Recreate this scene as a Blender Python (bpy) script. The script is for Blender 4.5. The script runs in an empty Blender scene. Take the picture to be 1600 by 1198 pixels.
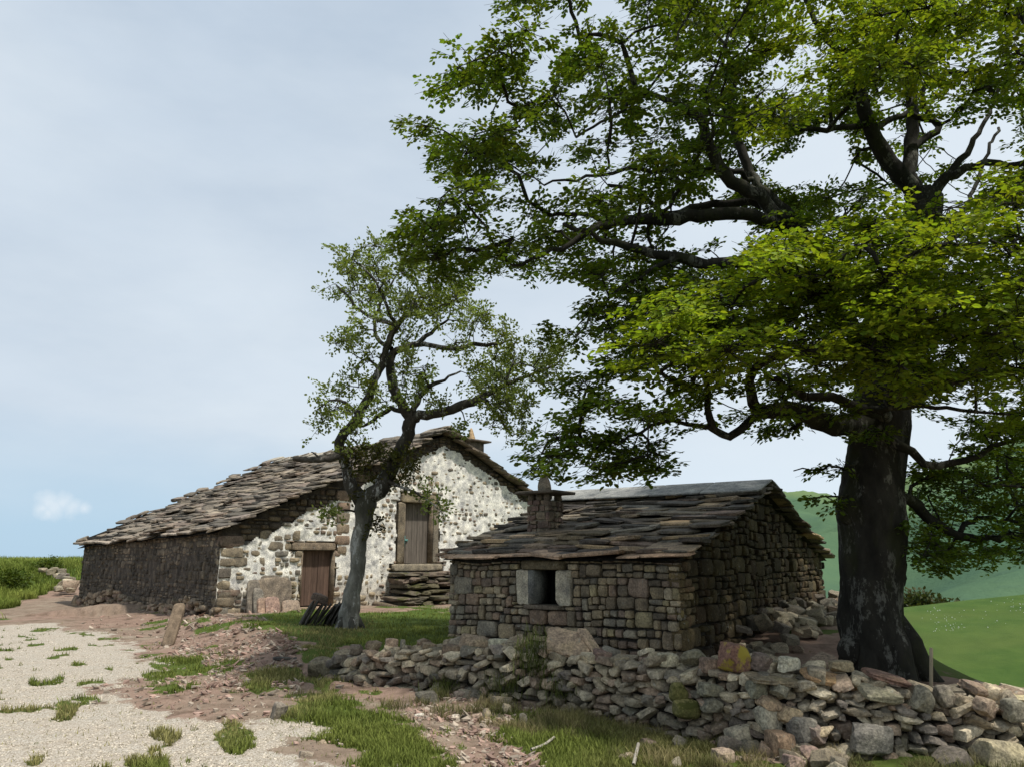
import bpy, math, random
import numpy as np, time
_T0 = time.time()
def _lap(n): print("LAP", n, round(time.time()-_T0, 1))
from mathutils import Vector

rnd = random.Random(7)
rng = np.random.default_rng(11)
scene = bpy.context.scene
COL = scene.collection

# ------------------------------------------------------------------ camera geometry
EYE = np.array([0.0, 0.0, 1.6])
PITCH = math.atan((868 - 599) / 1200.0)
CP, SP = math.cos(PITCH), math.sin(PITCH)

def ray(px, py):
    dx, dy = (px - 800) / 1200.0, (599 - py) / 1200.0
    return np.array([dx, CP - dy * SP, SP + dy * CP])

def at(px, py, Y):                      # point of the scene seen at a photo pixel, Y metres ahead
    d = ray(px, py)
    return EYE + d * (Y / d[1])

def proj(P):
    P = np.asarray(P, float) - EYE
    x, y, z = P[..., 0], P[..., 1], P[..., 2]
    f = y * CP + z * SP
    u = -y * SP + z * CP
    f = np.where(f < 0.05, 0.05, f)
    return 800 + 1200 * x / f, 599 - 1200 * u / f

def on_plane(px, py, O, n):
    d = ray(px, py)
    t = np.dot(np.asarray(O) - EYE, n) / np.dot(d, n)
    return EYE + d * t

# ------------------------------------------------------------------ small numpy helpers
def sm(a, b, x):
    t = np.clip((np.asarray(x, float) - a) / (b - a), 0, 1)
    return t * t * (3 - 2 * t)

_perm = np.random.default_rng(3).random(65536)
def _h(ix, iy, iz):
    n = (ix * 73856093) ^ (iy * 19349663) ^ (iz * 83492791)
    return _perm[(n & 0xffff)]
def vnoise(x, y, z=0.0):
    x = np.asarray(x, float); y = np.asarray(y, float); z = np.asarray(z, float) + 0 * x
    ix, iy, iz = np.floor(x).astype(np.int64), np.floor(y).astype(np.int64), np.floor(z).astype(np.int64)
    fx, fy, fz = x - ix, y - iy, z - iz
    fx, fy, fz = fx*fx*(3-2*fx), fy*fy*(3-2*fy), fz*fz*(3-2*fz)
    r = 0
    for a in (0, 1):
        for b in (0, 1):
            for c in (0, 1):
                w = (fx if a else 1-fx) * (fy if b else 1-fy) * (fz if c else 1-fz)
                r = r + w * _h(ix+a, iy+b, iz+c)
    return r
def fbm(x, y, z=0.0, o=4):
    r, a, f, s = 0, 1, 1, 0
    for i in range(o):
        r = r + a * vnoise(x*f+17*i, y*f+31*i, z*f if np.ndim(z) or z else 0.0); s += a; a *= .5; f *= 2.03
    return r / s

def norm(v):
    v = np.asarray(v, float)
    return v / np.maximum(np.linalg.norm(v, axis=-1, keepdims=True), 1e-9)

# ------------------------------------------------------------------ mesh helpers
def np_mesh(name, V, faces, mat, col=None, smooth=True, parent=None, sharp=0):
    """faces: list of int arrays (n,k). links one mesh object"""
    V = np.asarray(V, np.float32)
    me = bpy.data.meshes.new(name)
    faces = [np.asarray(f, np.int32) for f in faces if len(f)]
    nl = sum(f.size for f in faces); nf = sum(len(f) for f in faces)
    me.vertices.add(len(V)); me.loops.add(nl); me.polygons.add(nf)
    me.vertices.foreach_set('co', V.ravel())
    me.loops.foreach_set('vertex_index', np.concatenate([f.ravel() for f in faces]))
    tot = np.concatenate([np.full(len(f), f.shape[1], np.int32) for f in faces])
    st = np.concatenate([[0], np.cumsum(tot)[:-1]]).astype(np.int32)
    me.polygons.foreach_set('loop_start', st)
    try: me.polygons.foreach_set('loop_total', tot)
    except Exception: pass
    me.polygons.foreach_set('use_smooth', np.full(nf, bool(smooth)))
    if col is not None:
        a = me.color_attributes.new('Col', 'FLOAT_COLOR', 'POINT')
        c = np.ones((len(V), 4), np.float32); c[:, :col.shape[1]] = col
        a.data.foreach_set('color', c.ravel())
    me.update(calc_edges=True)
    me.validate()
    if sharp: me.set_sharp_from_angle(angle=math.radians(sharp))
    me.materials.append(mat)
    o = bpy.data.objects.new(name, me)
    COL.objects.link(o)
    if parent is not None: o.parent = parent
    return o

def tag(o, label=None, cat=None, group=None, kind=None):
    if label: o['label'] = label
    if cat: o['category'] = cat
    if group: o['group'] = group
    if kind: o['kind'] = kind
    return o

def empty(name, label, cat, group=None):
    o = bpy.data.objects.new(name, None); COL.objects.link(o); o.empty_display_size = .2
    return tag(o, label, cat, group)

class MB:                                # collects pieces with a colour each, builds ONE mesh object
    def __init__(s): s.V=[]; s.F={}; s.C=[]; s.n=0
    def add(s, V, F, c):
        V = np.asarray(V, float); s.V.append(V)
        for f in F:
            f = np.asarray(f, np.int64)
            if len(f): s.F.setdefault(f.shape[1], []).append(f + s.n)
        c = np.asarray(c, float)
        s.C.append(np.broadcast_to(c, (len(V), 3)) if c.ndim == 1 else c)
        s.n += len(V)
    def build(s, name, mat, parent=None, smooth=True, sharp=0):
        return np_mesh(name, np.concatenate(s.V), [np.concatenate(f) for f in s.F.values()], mat,
                       np.concatenate(s.C), smooth, parent, sharp)

_tpl = {}
def cube_tpl(n):
    if n in _tpl: return _tpl[n]
    idx = {}; V = []; F = []
    def vid(p):
        k = tuple(round(x*1000) for x in p)
        if k not in idx: idx[k] = len(V); V.append(p)
        return idx[k]
    for ax in range(3):
        for sgn in (-1, 1):
            for i in range(n):
                for j in range(n):
                    q = []
                    for a, b in ((i,j),(i+1,j),(i+1,j+1),(i,j+1)):
                        p = [0,0,0]; p[ax]=sgn; p[(ax+1)%3]=-1+2*a/n; p[(ax+2)%3]=-1+2*b/n
                        q.append(vid(p))
                    if sgn < 0: q.reverse()
                    F.append(q)
    _tpl[n] = (np.array(V, float), np.array(F)); return _tpl[n]

def rock(n=4, e=5.0, cuts=4, depth=.22, rough=.05):
    """unit rock (half extents about 1): super-ellipsoid chipped by random planes"""
    P, F = cube_tpl(n)
    P = P * np.where(np.abs(P) < .999, 1.0, 1.0)
    P = P / (np.sum(np.abs(P)**e, axis=1, keepdims=True))**(1/e)
    for k in range(cuts):
        d = norm(rng.normal(size=3)); m = np.max(P @ d)
        off = m * (1 - depth * rng.random())
        P = P - d * np.maximum(0, P @ d - off)[:, None]
    if rough:
        o = rng.random(3) * 50
        q = np.stack([vnoise(P[:,0]*2.3+o[0], P[:,1]*2.3+o[1], P[:,2]*2.3+k*9+o[2]) for k in range(3)], 1) - .5
        P = P + q * rough * 2
    return P, F

def frame(u, v, w): return np.stack([np.asarray(u, float), np.asarray(v, float), np.asarray(w, float)])
def rotz(a): c, s = math.cos(a), math.sin(a); return np.array([[c,s,0],[-s,c,0],[0,0,1.]])
def rot_axis(a, ang):
    a = norm(a); K = np.array([[0,-a[2],a[1]],[a[2],0,-a[0]],[-a[1],a[0],0]])
    return np.eye(3) + math.sin(ang)*K + (1-math.cos(ang))*K@K

def add_rock(mb, c, half, M, col, **k):
    P, F = rock(**k)
    V = (P * np.asarray(half)) @ M + np.asarray(c)
    mb.add(V, [F], col)

def catmull(P, step):
    P = np.asarray(P, float)
    if len(P) < 2: return P
    Q = np.vstack([2*P[0]-P[1], P, 2*P[-1]-P[-2]])
    out = []
    for i in range(1, len(Q)-2):
        p0, p1, p2, p3 = Q[i-1:i+3]
        L = np.linalg.norm((p2-p1)[:3]); m = max(2, int(L/step))
        for k in range(m):
            t = k/m
            out.append(.5*((2*p1)+(-p0+p2)*t+(2*p0-5*p1+4*p2-p3)*t*t+(-p0+3*p1-3*p2+p3)*t**3))
    out.append(P[-1]); return np.array(out)

def tube(mb, P, R, k, col, cap=True, lump=0.0):
    P = np.asarray(P, float); n = len(P)
    if n < 2: return
    T = norm(np.gradient(P, axis=0))
    a = np.array([0,0,1.]) if abs(T[0][2]) < .9 else np.array([1.,0,0])
    U = np.empty((n,3)); u = norm(np.cross(a, T[0]))
    for i in range(n):
        u = u - T[i]*np.dot(u, T[i]); u = norm(u); U[i] = u
    W = np.cross(T, U)
    th = np.arange(k)*2*math.pi/k
    R = np.broadcast_to(np.asarray(R, float), (n,))[:, None]
    if lump:
        ox = rng.random()*99
        ring = P[:, None, :] + U[:, None, :]*np.cos(th)[None, :, None]*R[:, :, None] + W[:, None, :]*np.sin(th)[None, :, None]*R[:, :, None]
        f = 1 + lump*(fbm(ring[...,0]*2.2+ox, ring[...,1]*2.2, ring[...,2]*1.3, 3)-.5)*2
        R = R * f
    V = P[:, None, :] + U[:, None, :]*(np.cos(th)[None, :]*R)[..., None] + W[:, None, :]*(np.sin(th)[None, :]*R)[..., None]
    V = V.reshape(-1, 3)
    i = np.arange(n-1)[:, None]*k; j = np.arange(k)[None, :]; j2 = (j+1) % k
    F = np.stack([i+j, i+j2, i+k+j2, i+k+j], -1).reshape(-1, 4)
    Fs = [F]
    if cap:
        V = np.vstack([V, P[-1] + T[-1]*R[-1].mean()*.5])
        b = (n-1)*k; tri = np.array([[b+q, b+(q+1) % k, n*k] for q in range(k)])
        Fs.append(tri)
    mb.add(V, Fs, col)

# ------------------------------------------------------------------ materials
def newmat(name):
    m = bpy.data.materials.new(name); m.use_nodes = True
    nt = m.node_tree; nt.nodes.clear()
    out = nt.nodes.new('ShaderNodeOutputMaterial')
    return m, nt, out
class N:
    def __init__(s, nt): s.nt = nt
    def new(s, t, **kw):
        n = s.nt.nodes.new(t)
        for k, v in kw.items():
            if k in n.inputs: n.inputs[k].default_value = v
            else: setattr(n, k, v)
        return n
    def link(s, a, b): s.nt.links.new(a, b)
    def noise(s, co, scale, detail=4, rough=.6, dim='3D'):
        n = s.new('ShaderNodeTexNoise', Scale=scale, Detail=detail, Roughness=rough)
        s.link(co, n.inputs['Vector']); return n.outputs['Fac']
    def ramp(s, fac, a, b, ca=(0,0,0), cb=(1,1,1)):
        n = s.new('ShaderNodeValToRGB'); e = n.color_ramp.elements
        e[0].position = a; e[1].position = b
        e[0].color = (*ca, 1); e[1].color = (*cb, 1)
        s.link(fac, n.inputs[0]); return n.outputs[0]
    def mix(s, fac, a, b, mode='MIX'):
        n = s.new('ShaderNodeMix', data_type='RGBA', blend_type=mode)
        for sock, v in ((n.inputs[0], fac), (n.inputs[6], a), (n.inputs[7], b)):
            if isinstance(v, (int, float)): sock.default_value = v
            elif isinstance(v, tuple): sock.default_value = (*v, 1)
            else: s.link(v, sock)
        return n.outputs[2]
    def math(s, op, a, b=None):
        n = s.new('ShaderNodeMath', operation=op)
        for i, v in enumerate((a, b)):
            if v is None: continue
            if isinstance(v, (int, float)): n.inputs[i].default_value = v
            else: s.link(v, n.inputs[i])
        return n.outputs[0]
    def bump(s, h, strength, dist, nrm=None):
        n = s.new('ShaderNodeBump', Strength=strength, Distance=dist)
        s.link(h, n.inputs['Height'])
        if nrm is not None: s.link(nrm, n.inputs['Normal'])
        return n.outputs['Normal']

def stone_mat(name, lichen=.3, moss=.0, bump=.5, dark=1.0, streak=0.0, yellow=0.0, fine=1.0):
    m, nt, out = newmat(name); g = N(nt)
    co = g.new('ShaderNodeTexCoord').outputs['Object']
    att = g.new('ShaderNodeAttribute', attribute_name='Col').outputs['Color']
    c = att
    n1 = g.noise(co, 5, 5, .65); n2 = g.noise(co, 38*fine, 4, .7); n3 = g.noise(co, 13, 6, .75)
    c = g.mix(1.0, c, g.ramp(n1, .3, .72, (.48,.48,.5), (1.45,1.4,1.28)), 'MULTIPLY')
    c = g.mix(1.0, c, g.ramp(n2, .3, .7, (.5,.5,.5), (1.5,1.5,1.5)), 'MULTIPLY')
    if lichen:
        c = g.mix(g.math('MULTIPLY', g.ramp(n3, .60, .68), lichen*1.6), c, (.36,.36,.31))
    if yellow:
        n5 = g.noise(co, 4.5, 5, .7)
        c = g.mix(g.math('MULTIPLY', g.ramp(n5, .50, .57), yellow), c, (.30,.24,.04))
    if moss:
        geo = g.new('ShaderNodeNewGeometry'); sep = g.new('ShaderNodeSeparateXYZ'); g.link(geo.outputs['Normal'], sep.inputs[0])
        up = g.ramp(sep.outputs[2], .15, .75)
        n4 = g.noise(co, 3.2, 5, .7)
        f = g.math('MULTIPLY', g.math('MULTIPLY', g.math('ADD', up, .25), g.ramp(n4, .48, .62)), moss)
        c = g.mix(f, c, g.mix(n2, (.028,.034,.008), (.075,.075,.018)))
    if streak:
        mp = g.new('ShaderNodeMapping'); mp.inputs['Scale'].default_value = (7, 7, 1.6); g.link(co, mp.inputs[0])
        s1 = g.noise(mp.outputs[0], 1.3, 5, .7)
        c = g.mix(g.math('MULTIPLY', g.ramp(s1, .38, .6), streak), c, (.016,.015,.014))
        s2 = g.noise(mp.outputs[0], 2.1, 4, .7)
        c = g.mix(g.math('MULTIPLY', g.ramp(s2, .58, .7), streak*.55), c, (.16,.145,.125))
    if dark != 1.0: c = g.mix(1.0, c, (dark, dark, dark), 'MULTIPLY')
    b = g.bump(n2, bump, .012); b = g.bump(n3, bump*.9, .03, b)
    p = g.new('ShaderNodeBsdfPrincipled', Roughness=.92)
    p.inputs['Specular IOR Level'].default_value = .2
    g.link(c, p.inputs['Base Color']); g.link(b, p.inputs['Normal'])
    g.link(p.outputs[0], out.inputs[0]); return m

def leaf_mat(name, trans=.38, rough=.5):
    m, nt, out = newmat(name); g = N(nt)
    att = g.new('ShaderNodeAttribute', attribute_name='Col').outputs['Color']
    p = g.new('ShaderNodeBsdfPrincipled', Roughness=rough); p.inputs['Specular IOR Level'].default_value = .16
    g.link(att, p.inputs['Base Color'])
    t = g.new('ShaderNodeBsdfTranslucent'); g.link(g.mix(1.0, att, (1.5,1.45,.55), 'MULTIPLY'), t.inputs['Color'])
    mx = g.new('ShaderNodeMixShader'); mx.inputs[0].default_value = trans
    g.link(p.outputs[0], mx.inputs[1]); g.link(t.outputs[0], mx.inputs[2]); g.link(mx.outputs[0], out.inputs[0]); return m

def bark_mat(name, lich=.5, lcol=(.38,.38,.35), moss=.2, base_mul=1.0):
    m, nt, out = newmat(name); g = N(nt)
    co = g.new('ShaderNodeTexCoord').outputs['Object']
    att = g.new('ShaderNodeAttribute', attribute_name='Col').outputs['Color']
    mp = g.new('ShaderNodeMapping'); mp.inputs['Scale'].default_value = (1, 1, .45); g.link(co, mp.inputs[0])
    n1 = g.noise(mp.outputs[0], 6, 6, .7); n2 = g.noise(mp.outputs[0], 30, 4, .7); n3 = g.noise(mp.outputs[0], 3.2, 6, .75); n4 = g.noise(mp.outputs[0], 2, 4, .6)
    c = g.mix(1.0, att, g.ramp(n1, .3, .7, (.5,.5,.5), (1.4,1.4,1.35)), 'MULTIPLY')
    c = g.mix(g.math('MULTIPLY', g.ramp(g.math('ADD', n3, g.math('MULTIPLY', g.math('SUBTRACT', n2, .5), .35)), .55, .61), lich), c, g.mix(n2, tuple(x*.6 for x in lcol), lcol))
    c = g.mix(g.math('MULTIPLY', g.ramp(n4, .5, .62), moss), c, (.035,.04,.012))
    c = g.mix(g.math('MULTIPLY', g.ramp(n2, .55, .7), .5), c, (.02,.018,.015))
    b = g.bump(n2, .5, .012); b = g.bump(n1, .8, .04, b)
    p = g.new('ShaderNodeBsdfPrincipled', Roughness=.95); p.inputs['Specular IOR Level'].default_value = .15
    g.link(c, p.inputs['Base Color']); g.link(b, p.inputs['Normal']); g.link(p.outputs[0], out.inputs[0]); return m

def plain_mat(name, col, rough=.9, var=.5, scale=(6,6,6), bump=.3, spec=.2):
    m, nt, out = newmat(name); g = N(nt)
    co = g.new('ShaderNodeTexCoord').outputs['Object']
    mp = g.new('ShaderNodeMapping'); mp.inputs['Scale'].default_value = scale; g.link(co, mp.inputs[0])
    n1 = g.noise(mp.outputs[0], 1, 6, .7); n2 = g.noise(mp.outputs[0], 7, 3, .7)
    c = g.mix(1.0, col, g.ramp(n1, .3, .7, (1-var,)*3, (1+var,)*3), 'MULTIPLY')
    c = g.mix(1.0, c, g.ramp(n2, .3, .7, (1-var*.6,)*3, (1+var*.6,)*3), 'MULTIPLY')
    p = g.new('ShaderNodeBsdfPrincipled', Roughness=rough); p.inputs['Specular IOR Level'].default_value = spec
    g.link(c, p.inputs['Base Color']); g.link(g.bump(n2, bump, .01), p.inputs['Normal']); g.link(p.outputs[0], out.inputs[0]); return m

def vcol_mat(name, rough=.9, trans=0.0):
    m, nt, out = newmat(name); g = N(nt)
    att = g.new('ShaderNodeAttribute', attribute_name='Col').outputs['Color']
    p = g.new('ShaderNodeBsdfPrincipled', Roughness=rough); p.inputs['Specular IOR Level'].default_value = .15
    g.link(att, p.inputs['Base Color'])
    if trans:
        t = g.new('ShaderNodeBsdfTranslucent'); g.link(att, t.inputs['Color'])
        mx = g.new('ShaderNodeMixShader'); mx.inputs[0].default_value = trans
        g.link(p.outputs[0], mx.inputs[1]); g.link(t.outputs[0], mx.inputs[2]); g.link(mx.outputs[0], out.inputs[0])
    else: g.link(p.outputs[0], out.inputs[0])
    return m

M_STONE = stone_mat('field_stone', lichen=.42, moss=.3, bump=.7)
M_HUT = stone_mat('hut_masonry', lichen=.38, moss=.12, bump=.7)
M_MOSSY = stone_mat('mossy_stone', lichen=.15, moss=.75)
M_SLATE = stone_mat('roof_stone', lichen=.28, moss=.1, bump=.6)
M_GABLE = stone_mat('gable_stone', lichen=.35, moss=.0)
M_SOOT = stone_mat('tarred_stone', lichen=.2, streak=.6, bump=.6)
M_REDLICHEN = stone_mat('lichened_red_stone', lichen=.1, yellow=1.0)
M_CAP = stone_mat('ridge_stone', lichen=.12, bump=.25)
M_LEAF = leaf_mat('beech_leaf', .45, .42)
M_LEAF2 = leaf_mat('thorn_leaf', .32, .5)
M_BARK = bark_mat('beech_bark', .62, (.22,.215,.185), .4)
M_BARK2 = bark_mat('thorn_bark', .85, (.48,.48,.45), .25)
M_GRASS = vcol_mat('grass_blades', .75, .35)
M_PEB = vcol_mat('pebbles', .95)
M_DARK = plain_mat('dark_inside', (.006,.006,.006), bump=0)
M_MORTAR = plain_mat('dark_mortar', (.045,.04,.033), var=.4)
M_WOOD = plain_mat('grey_boards', (.135,.115,.095), var=.45, scale=(14,14,.8), bump=.5)
M_WOODB = plain_mat('brown_boards', (.12,.078,.058), var=.45, scale=(14,14,.8), bump=.5)
M_POST = plain_mat('weathered_post', (.33,.27,.18), var=.3, scale=(20,20,2))
M_BLEACH = plain_mat('bleached_wood', (.33,.30,.25), var=.3, scale=(6,6,6))
M_TEAL = plain_mat('teal_iron', (.10,.25,.23), rough=.6, var=.3)

# ------------------------------------------------------------------ terrain height
PATH_EDGE = np.array([(-2.1,7.6),(-4.9,12.4),(-7.3,16.1),(-11.7,22)])
def H(X, Y):
    X = np.asarray(X, float); Y = np.asarray(Y, float)
    # terrace to the right of the track
    d = np.full(X.shape, -99.0)
    xe = np.interp(Y, PATH_EDGE[:,1], PATH_EDGE[:,0], left=-1.2, right=-14)
    d = (X - xe) * .82
    z = .27 * sm(.1, 2.4, d) * sm(10.5, 15, Y)
    z = z + .05*(fbm(X*.7, Y*.7, 0, 3)-.5) + .10*(fbm(X*2.1+5, Y*2.1, 0, 3)-.5)*sm(-.2, .6, d)*sm(2.6, 1.2, d)*sm(7,10,Y)
    z = z + (.18*np.exp(-((d-1.3)/.75)**2)*(.6+.8*fbm(X*1.1+4, Y*1.1, 0, 3)))*sm(10.5,12.5,Y)*sm(19,16.5,Y)
    # track climbs behind the house, grass bank on the left
    z = z + np.clip(Y-25, 0, 40)*.035*sm(-10, -16, X)
    lx = np.interp(Y, [20,26,36,44], [-14.6,-16.9,-20.3,-21])
    bank = np.maximum(sm(.0, 3.2, (lx - X))*sm(17, 24, Y), sm(37, 41, Y)*sm(-6, -14, X))
    z = z + bank*(1.12 + .25*fbm(X*.3, Y*.3, 0, 2)) - np.clip(Y-25,0,40)*.035*sm(-10,-16,X)*bank
    # meadow falling away behind the hut and the beech
    t = np.clip((Y-9)/61.0, 0, 1.4)
    Xc = X*70/np.maximum(Y, 5)
    zm = -.35*(1-t) + t*(-.5 + (np.clip(Xc, -30, 110)-45)*.14)
    zm = zm - 2.1*sm(9.5, 24, Y)*(1-sm(24, 74, Y))
    w = sm(0, 2.2, X - (5.6 + np.clip(Y-11, 0, 99)*.26)) * sm(7.6, 10.5, Y)
    z = z*(1-w) + zm*w + w*.25*(fbm(X*.09, Y*.09, 0, 3)-.5)
    far = sm(66, 96, np.hypot(X, Y))
    z = z - far*9*sm(-5, 5, X) - far*4
    # in front of the rubble wall the ground dips a little
    z = z - .20*sm(-1.0, 2.0, X)*sm(.5, -.1, Y-np.interp(X, [-3,-.75,.6,1.5,2.3,3.3,4.6,8.5], [11.3,9.75,9.1,8.5,7.95,7.6,7.45,7.7]))
    return z
def h1(x, y): return float(H(np.array([x]), np.array([y]))[0])
def gp(px, py):
    d = ray(px, py); lo = 2.0; 
    ts = np.linspace(3, 70, 1400)
    P = EYE + d*ts[:, None]
    below = P[:,2] < H(P[:,0], P[:,1])
    i = int(np.argmax(below)) if below.any() else len(ts)-1
    return P[i]
def gpoly(pts): return np.array([gp(*p)[:2] for p in pts])

def sdist(poly, X, Y):                   # signed distance, + inside
    D = np.full(X.shape, 1e9); ins = np.zeros(X.shape, bool)
    n = len(poly)
    for i in range(n):
        ax, ay = poly[i]; bx, by = poly[(i+1) % n]
        ex, ey = bx-ax, by-ay; L = ex*ex+ey*ey+1e-9
        t = np.clip(((X-ax)*ex+(Y-ay)*ey)/L, 0, 1)
        D = np.minimum(D, np.hypot(X-ax-t*ex, Y-ay-t*ey))
        c = ((ay > Y) != (by > Y)) & (X < (bx-ax)*(Y-ay)/(by-ay+1e-12)+ax)
        ins ^= c
    return np.where(ins, D, -D)

P_GRAVEL = gpoly([(-300,985),(0,977),(90,974),(175,990),(222,1018),(232,1045),(205,1075),(195,1108),(330,1122),(430,1142),(525,1188),(600,1300),(-500,1300)])
P_GRASS = [gpoly(p) for p in (
    [(205,1045),(235,1028),(330,1012),(335,1040),(318,1075),(270,1090),(225,1082)],
    [(392,962),(480,950),(560,958),(715,950),(720,1012),(560,1015),(470,1003),(415,985)],
    [(290,970),(330,968),(335,985),(300,985)],
    [(418,1100),(470,1062),(545,1062),(560,1090),(640,1115),(700,1150),(690,1230),(560,1240),(520,1185),(440,1148)],
    [(800,1110),(900,1105),(1050,1125),(1180,1150),(1210,1260),(830,1260),(760,1165)],
    [(1180,1150),(1400,1165),(1640,1150),(1700,1270),(1180,1270)],
    [(360,1060),(470,1030),(480,1055),(430,1080),(370,1085)],
    [(430,1010),(540,1012),(545,1040),(470,1040)],
    [(-400,1095),(0,1092),(38,1118),(52,1150),(44,1172),(20,1190),(0,1260),(-400,1260)],
)]
P_TRACK = np.array([(-14.4,22.5),(-16.4,26),(-19.8,36),(-20.3,42),(-16.5,42),(-15.6,34),(-14.0,27.5),(-13.2,26),(-9,20),(-8,18),(-9,16),(-12,20)])

def masks(X, Y):
    n = (fbm(X*1.3, Y*1.3, 0, 4)-.5); n2 = (fbm(X*5+3, Y*5, 0, 3)-.5)
    gravel = sm(-.25, .35, sdist(P_GRAVEL, X, Y) + n*1.5 + n2*.8)
    grass = np.zeros(X.shape)
    for p in P_GRASS: grass = np.maximum(grass, sm(-.15, .3, sdist(p, X, Y) + n*1.1 + n2*.8))
    track = sm(-.4, .4, sdist(P_TRACK, X, Y) + n*1.2)
    # beyond the built area everything is pasture
    near_dirt = sm(.5, -.5, sdist(np.array([(-30,-5),(9,-5),(8.5,7.9),(5.6,8.6),(6.2,11),(7.6,18),(6,22),(-13,29),(-15.5,25),(-16.6,22.5),(-22,20),(-40,19)]), X, Y)*-1 + n*.6)
    grass = np.maximum(grass, (1-near_dirt))*(1-track*sm(16,18,Y))
    # patchy grass over the dirt terrace
    patch = sm(.56, .66, fbm(X*.9+40, Y*.9, 0, 4))*.8*sm(9.2,12,Y)
    grass = np.maximum(grass, patch*(1-track)*(1-gravel))
    tuft = sm(.595, .67, fbm(X*2.9+9+Y*1.1, Y*1.7+2, 0, 4))*gravel*.8
    gravel = gravel*(1-tuft)
    grass = np.maximum(grass*(1-gravel*.9), tuft)
    return gravel, grass

# ground sheet: polar grid about the viewpoint
def ground():
    az = np.concatenate([np.linspace(-180, -42, 50)[:-1], np.linspace(-42, 42, 470), np.linspace(42, 180, 50)[1:]])
    r = np.concatenate([[.3], np.geomspace(1.5, 5.5, 18)[:-1], np.geomspace(5.5, 30, 300)[:-1], np.geomspace(30, 98, 80)])
    A, R = np.meshgrid(np.radians(az), r)
    X, Y = R*np.sin(A), R*np.cos(A); Z = H(X, Y)
    g, gr = masks(X, Y)
    g1 = (fbm(X*3, Y*3, 0, 3)-.5)
    Z = Z + (1-g)*g1*.06*sm(30, 12, R) + (vnoise(X*11, Y*11)-.5)*.02*sm(20, 8, R)
    nr, na = X.shape
    i = np.arange(nr-1)[:, None]*na; j = np.arange(na-1)[None, :]
    F = np.stack([i+j, i+j+1, i+na+j+1, i+na+j], -1).reshape(-1, 4)[:, ::-1]
    V = np.stack([X, Y, Z], -1).reshape(-1, 3)
    red = sm(.45, .62, fbm(X*.35+7, Y*.35, 0, 3))
    c = np.stack([g, gr, red], -1).reshape(-1, 3)
    m, nt, out = newmat('ground_surface'); q = N(nt)
    co = q.new('ShaderNodeNewGeometry').outputs['Position']
    att = q.new('ShaderNodeAttribute', attribute_name='Col'); sep = q.new('ShaderNodeSeparateColor'); q.link(att.outputs['Color'], sep.inputs[0])
    n1 = q.noise(co, 2.2, 6, .7); n2 = q.noise(co, 14, 5, .75); n3 = q.noise(co, 70, 3, .7); n4 = q.noise(co, .06, 5, .6)
    vo = q.new('ShaderNodeTexVoronoi', Scale=75.0); q.link(co, vo.inputs['Vector'])
    sepv = q.new('ShaderNodeSeparateColor'); q.link(vo.outputs['Color'], sepv.inputs[0])
    grav = q.mix(sepv.outputs[0], (.36,.325,.27), (.62,.575,.50))
    grav = q.mix(q.ramp(vo.outputs['Distance'], .35, .75), grav, (.24,.20,.15))
    grav = q.mix(q.math('MULTIPLY', q.ramp(n1, .4, .75), .6), grav, (.40,.33,.26))
    dirt = q.mix(n2, (.12,.088,.065), (.33,.25,.185))
    n6 = q.noise(co, .9, 5, .7); dirt = q.mix(q.math('MULTIPLY', q.ramp(n6, .5, .66), .7), dirt, q.mix(n2, (.20,.165,.12), (.38,.32,.24)))
    dirt = q.mix(q.math('MULTIPLY', sep.outputs[2], .5), dirt, q.mix(n2, (.19,.11,.085), (.36,.235,.185)))
    dirt = q.mix(q.ramp(n3, .62, .68), dirt, (.36,.28,.22))
    dirt = q.mix(q.ramp(n1, .5, .7), dirt, (.085,.06,.04))
    mp = q.new('ShaderNodeMapping'); mp.inputs['Scale'].default_value = (.25,.25,6); q.link(co, mp.inputs[0])
    n5 = q.noise(mp.outputs[0], 1.2, 5, .65)
    gra = q.mix(n1, (.05,.075,.014), (.10,.13,.028))
    past = q.mix(q.ramp(n5, .3, .7), (.035,.074,.012), (.070,.115,.022)); past = q.mix(q.math('MULTIPLY', q.ramp(n1, .45, .7), .5), past, (.04,.08,.015))
    dist = q.new('ShaderNodeVectorMath', operation='LENGTH'); q.link(co, dist.inputs[0])
    gra = q.mix(q.ramp(q.math('DIVIDE', dist.outputs['Value'], 60.0), .2, .45), gra, past)
    gra = q.mix(q.math('MULTIPLY', q.ramp(n4, .45, .6), .35), gra, (.10,.12,.03))
    f1 = q.ramp(q.math('ADD', sep.outputs[0], q.math('MULTIPLY', q.math('SUBTRACT', n2, .5), 1.5)), .3, .68)
    f2 = q.ramp(q.math('ADD', sep.outputs[1], q.math('MULTIPLY', q.math('SUBTRACT', n2, .5), .8)), .38, .6)
    c_ = q.mix(f1, dirt, grav); c_ = q.mix(f2, c_, gra)
    b = q.bump(n3, .5, .01); b = q.bump(vo.outputs['Distance'], .5, .012, b); b = q.bump(n2, .6, .04, b)
    p = q.new('ShaderNodeBsdfPrincipled', Roughness=.97); p.inputs['Specular IOR Level'].default_value = .1
    q.link(c_, p.inputs['Base Color']); q.link(b, p.inputs['Normal']); q.link(p.outputs[0], out.inputs[0])
    o = np_mesh('ground', V, [F], m, c); tag(o, kind='structure')
ground(); _lap('ground')

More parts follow.
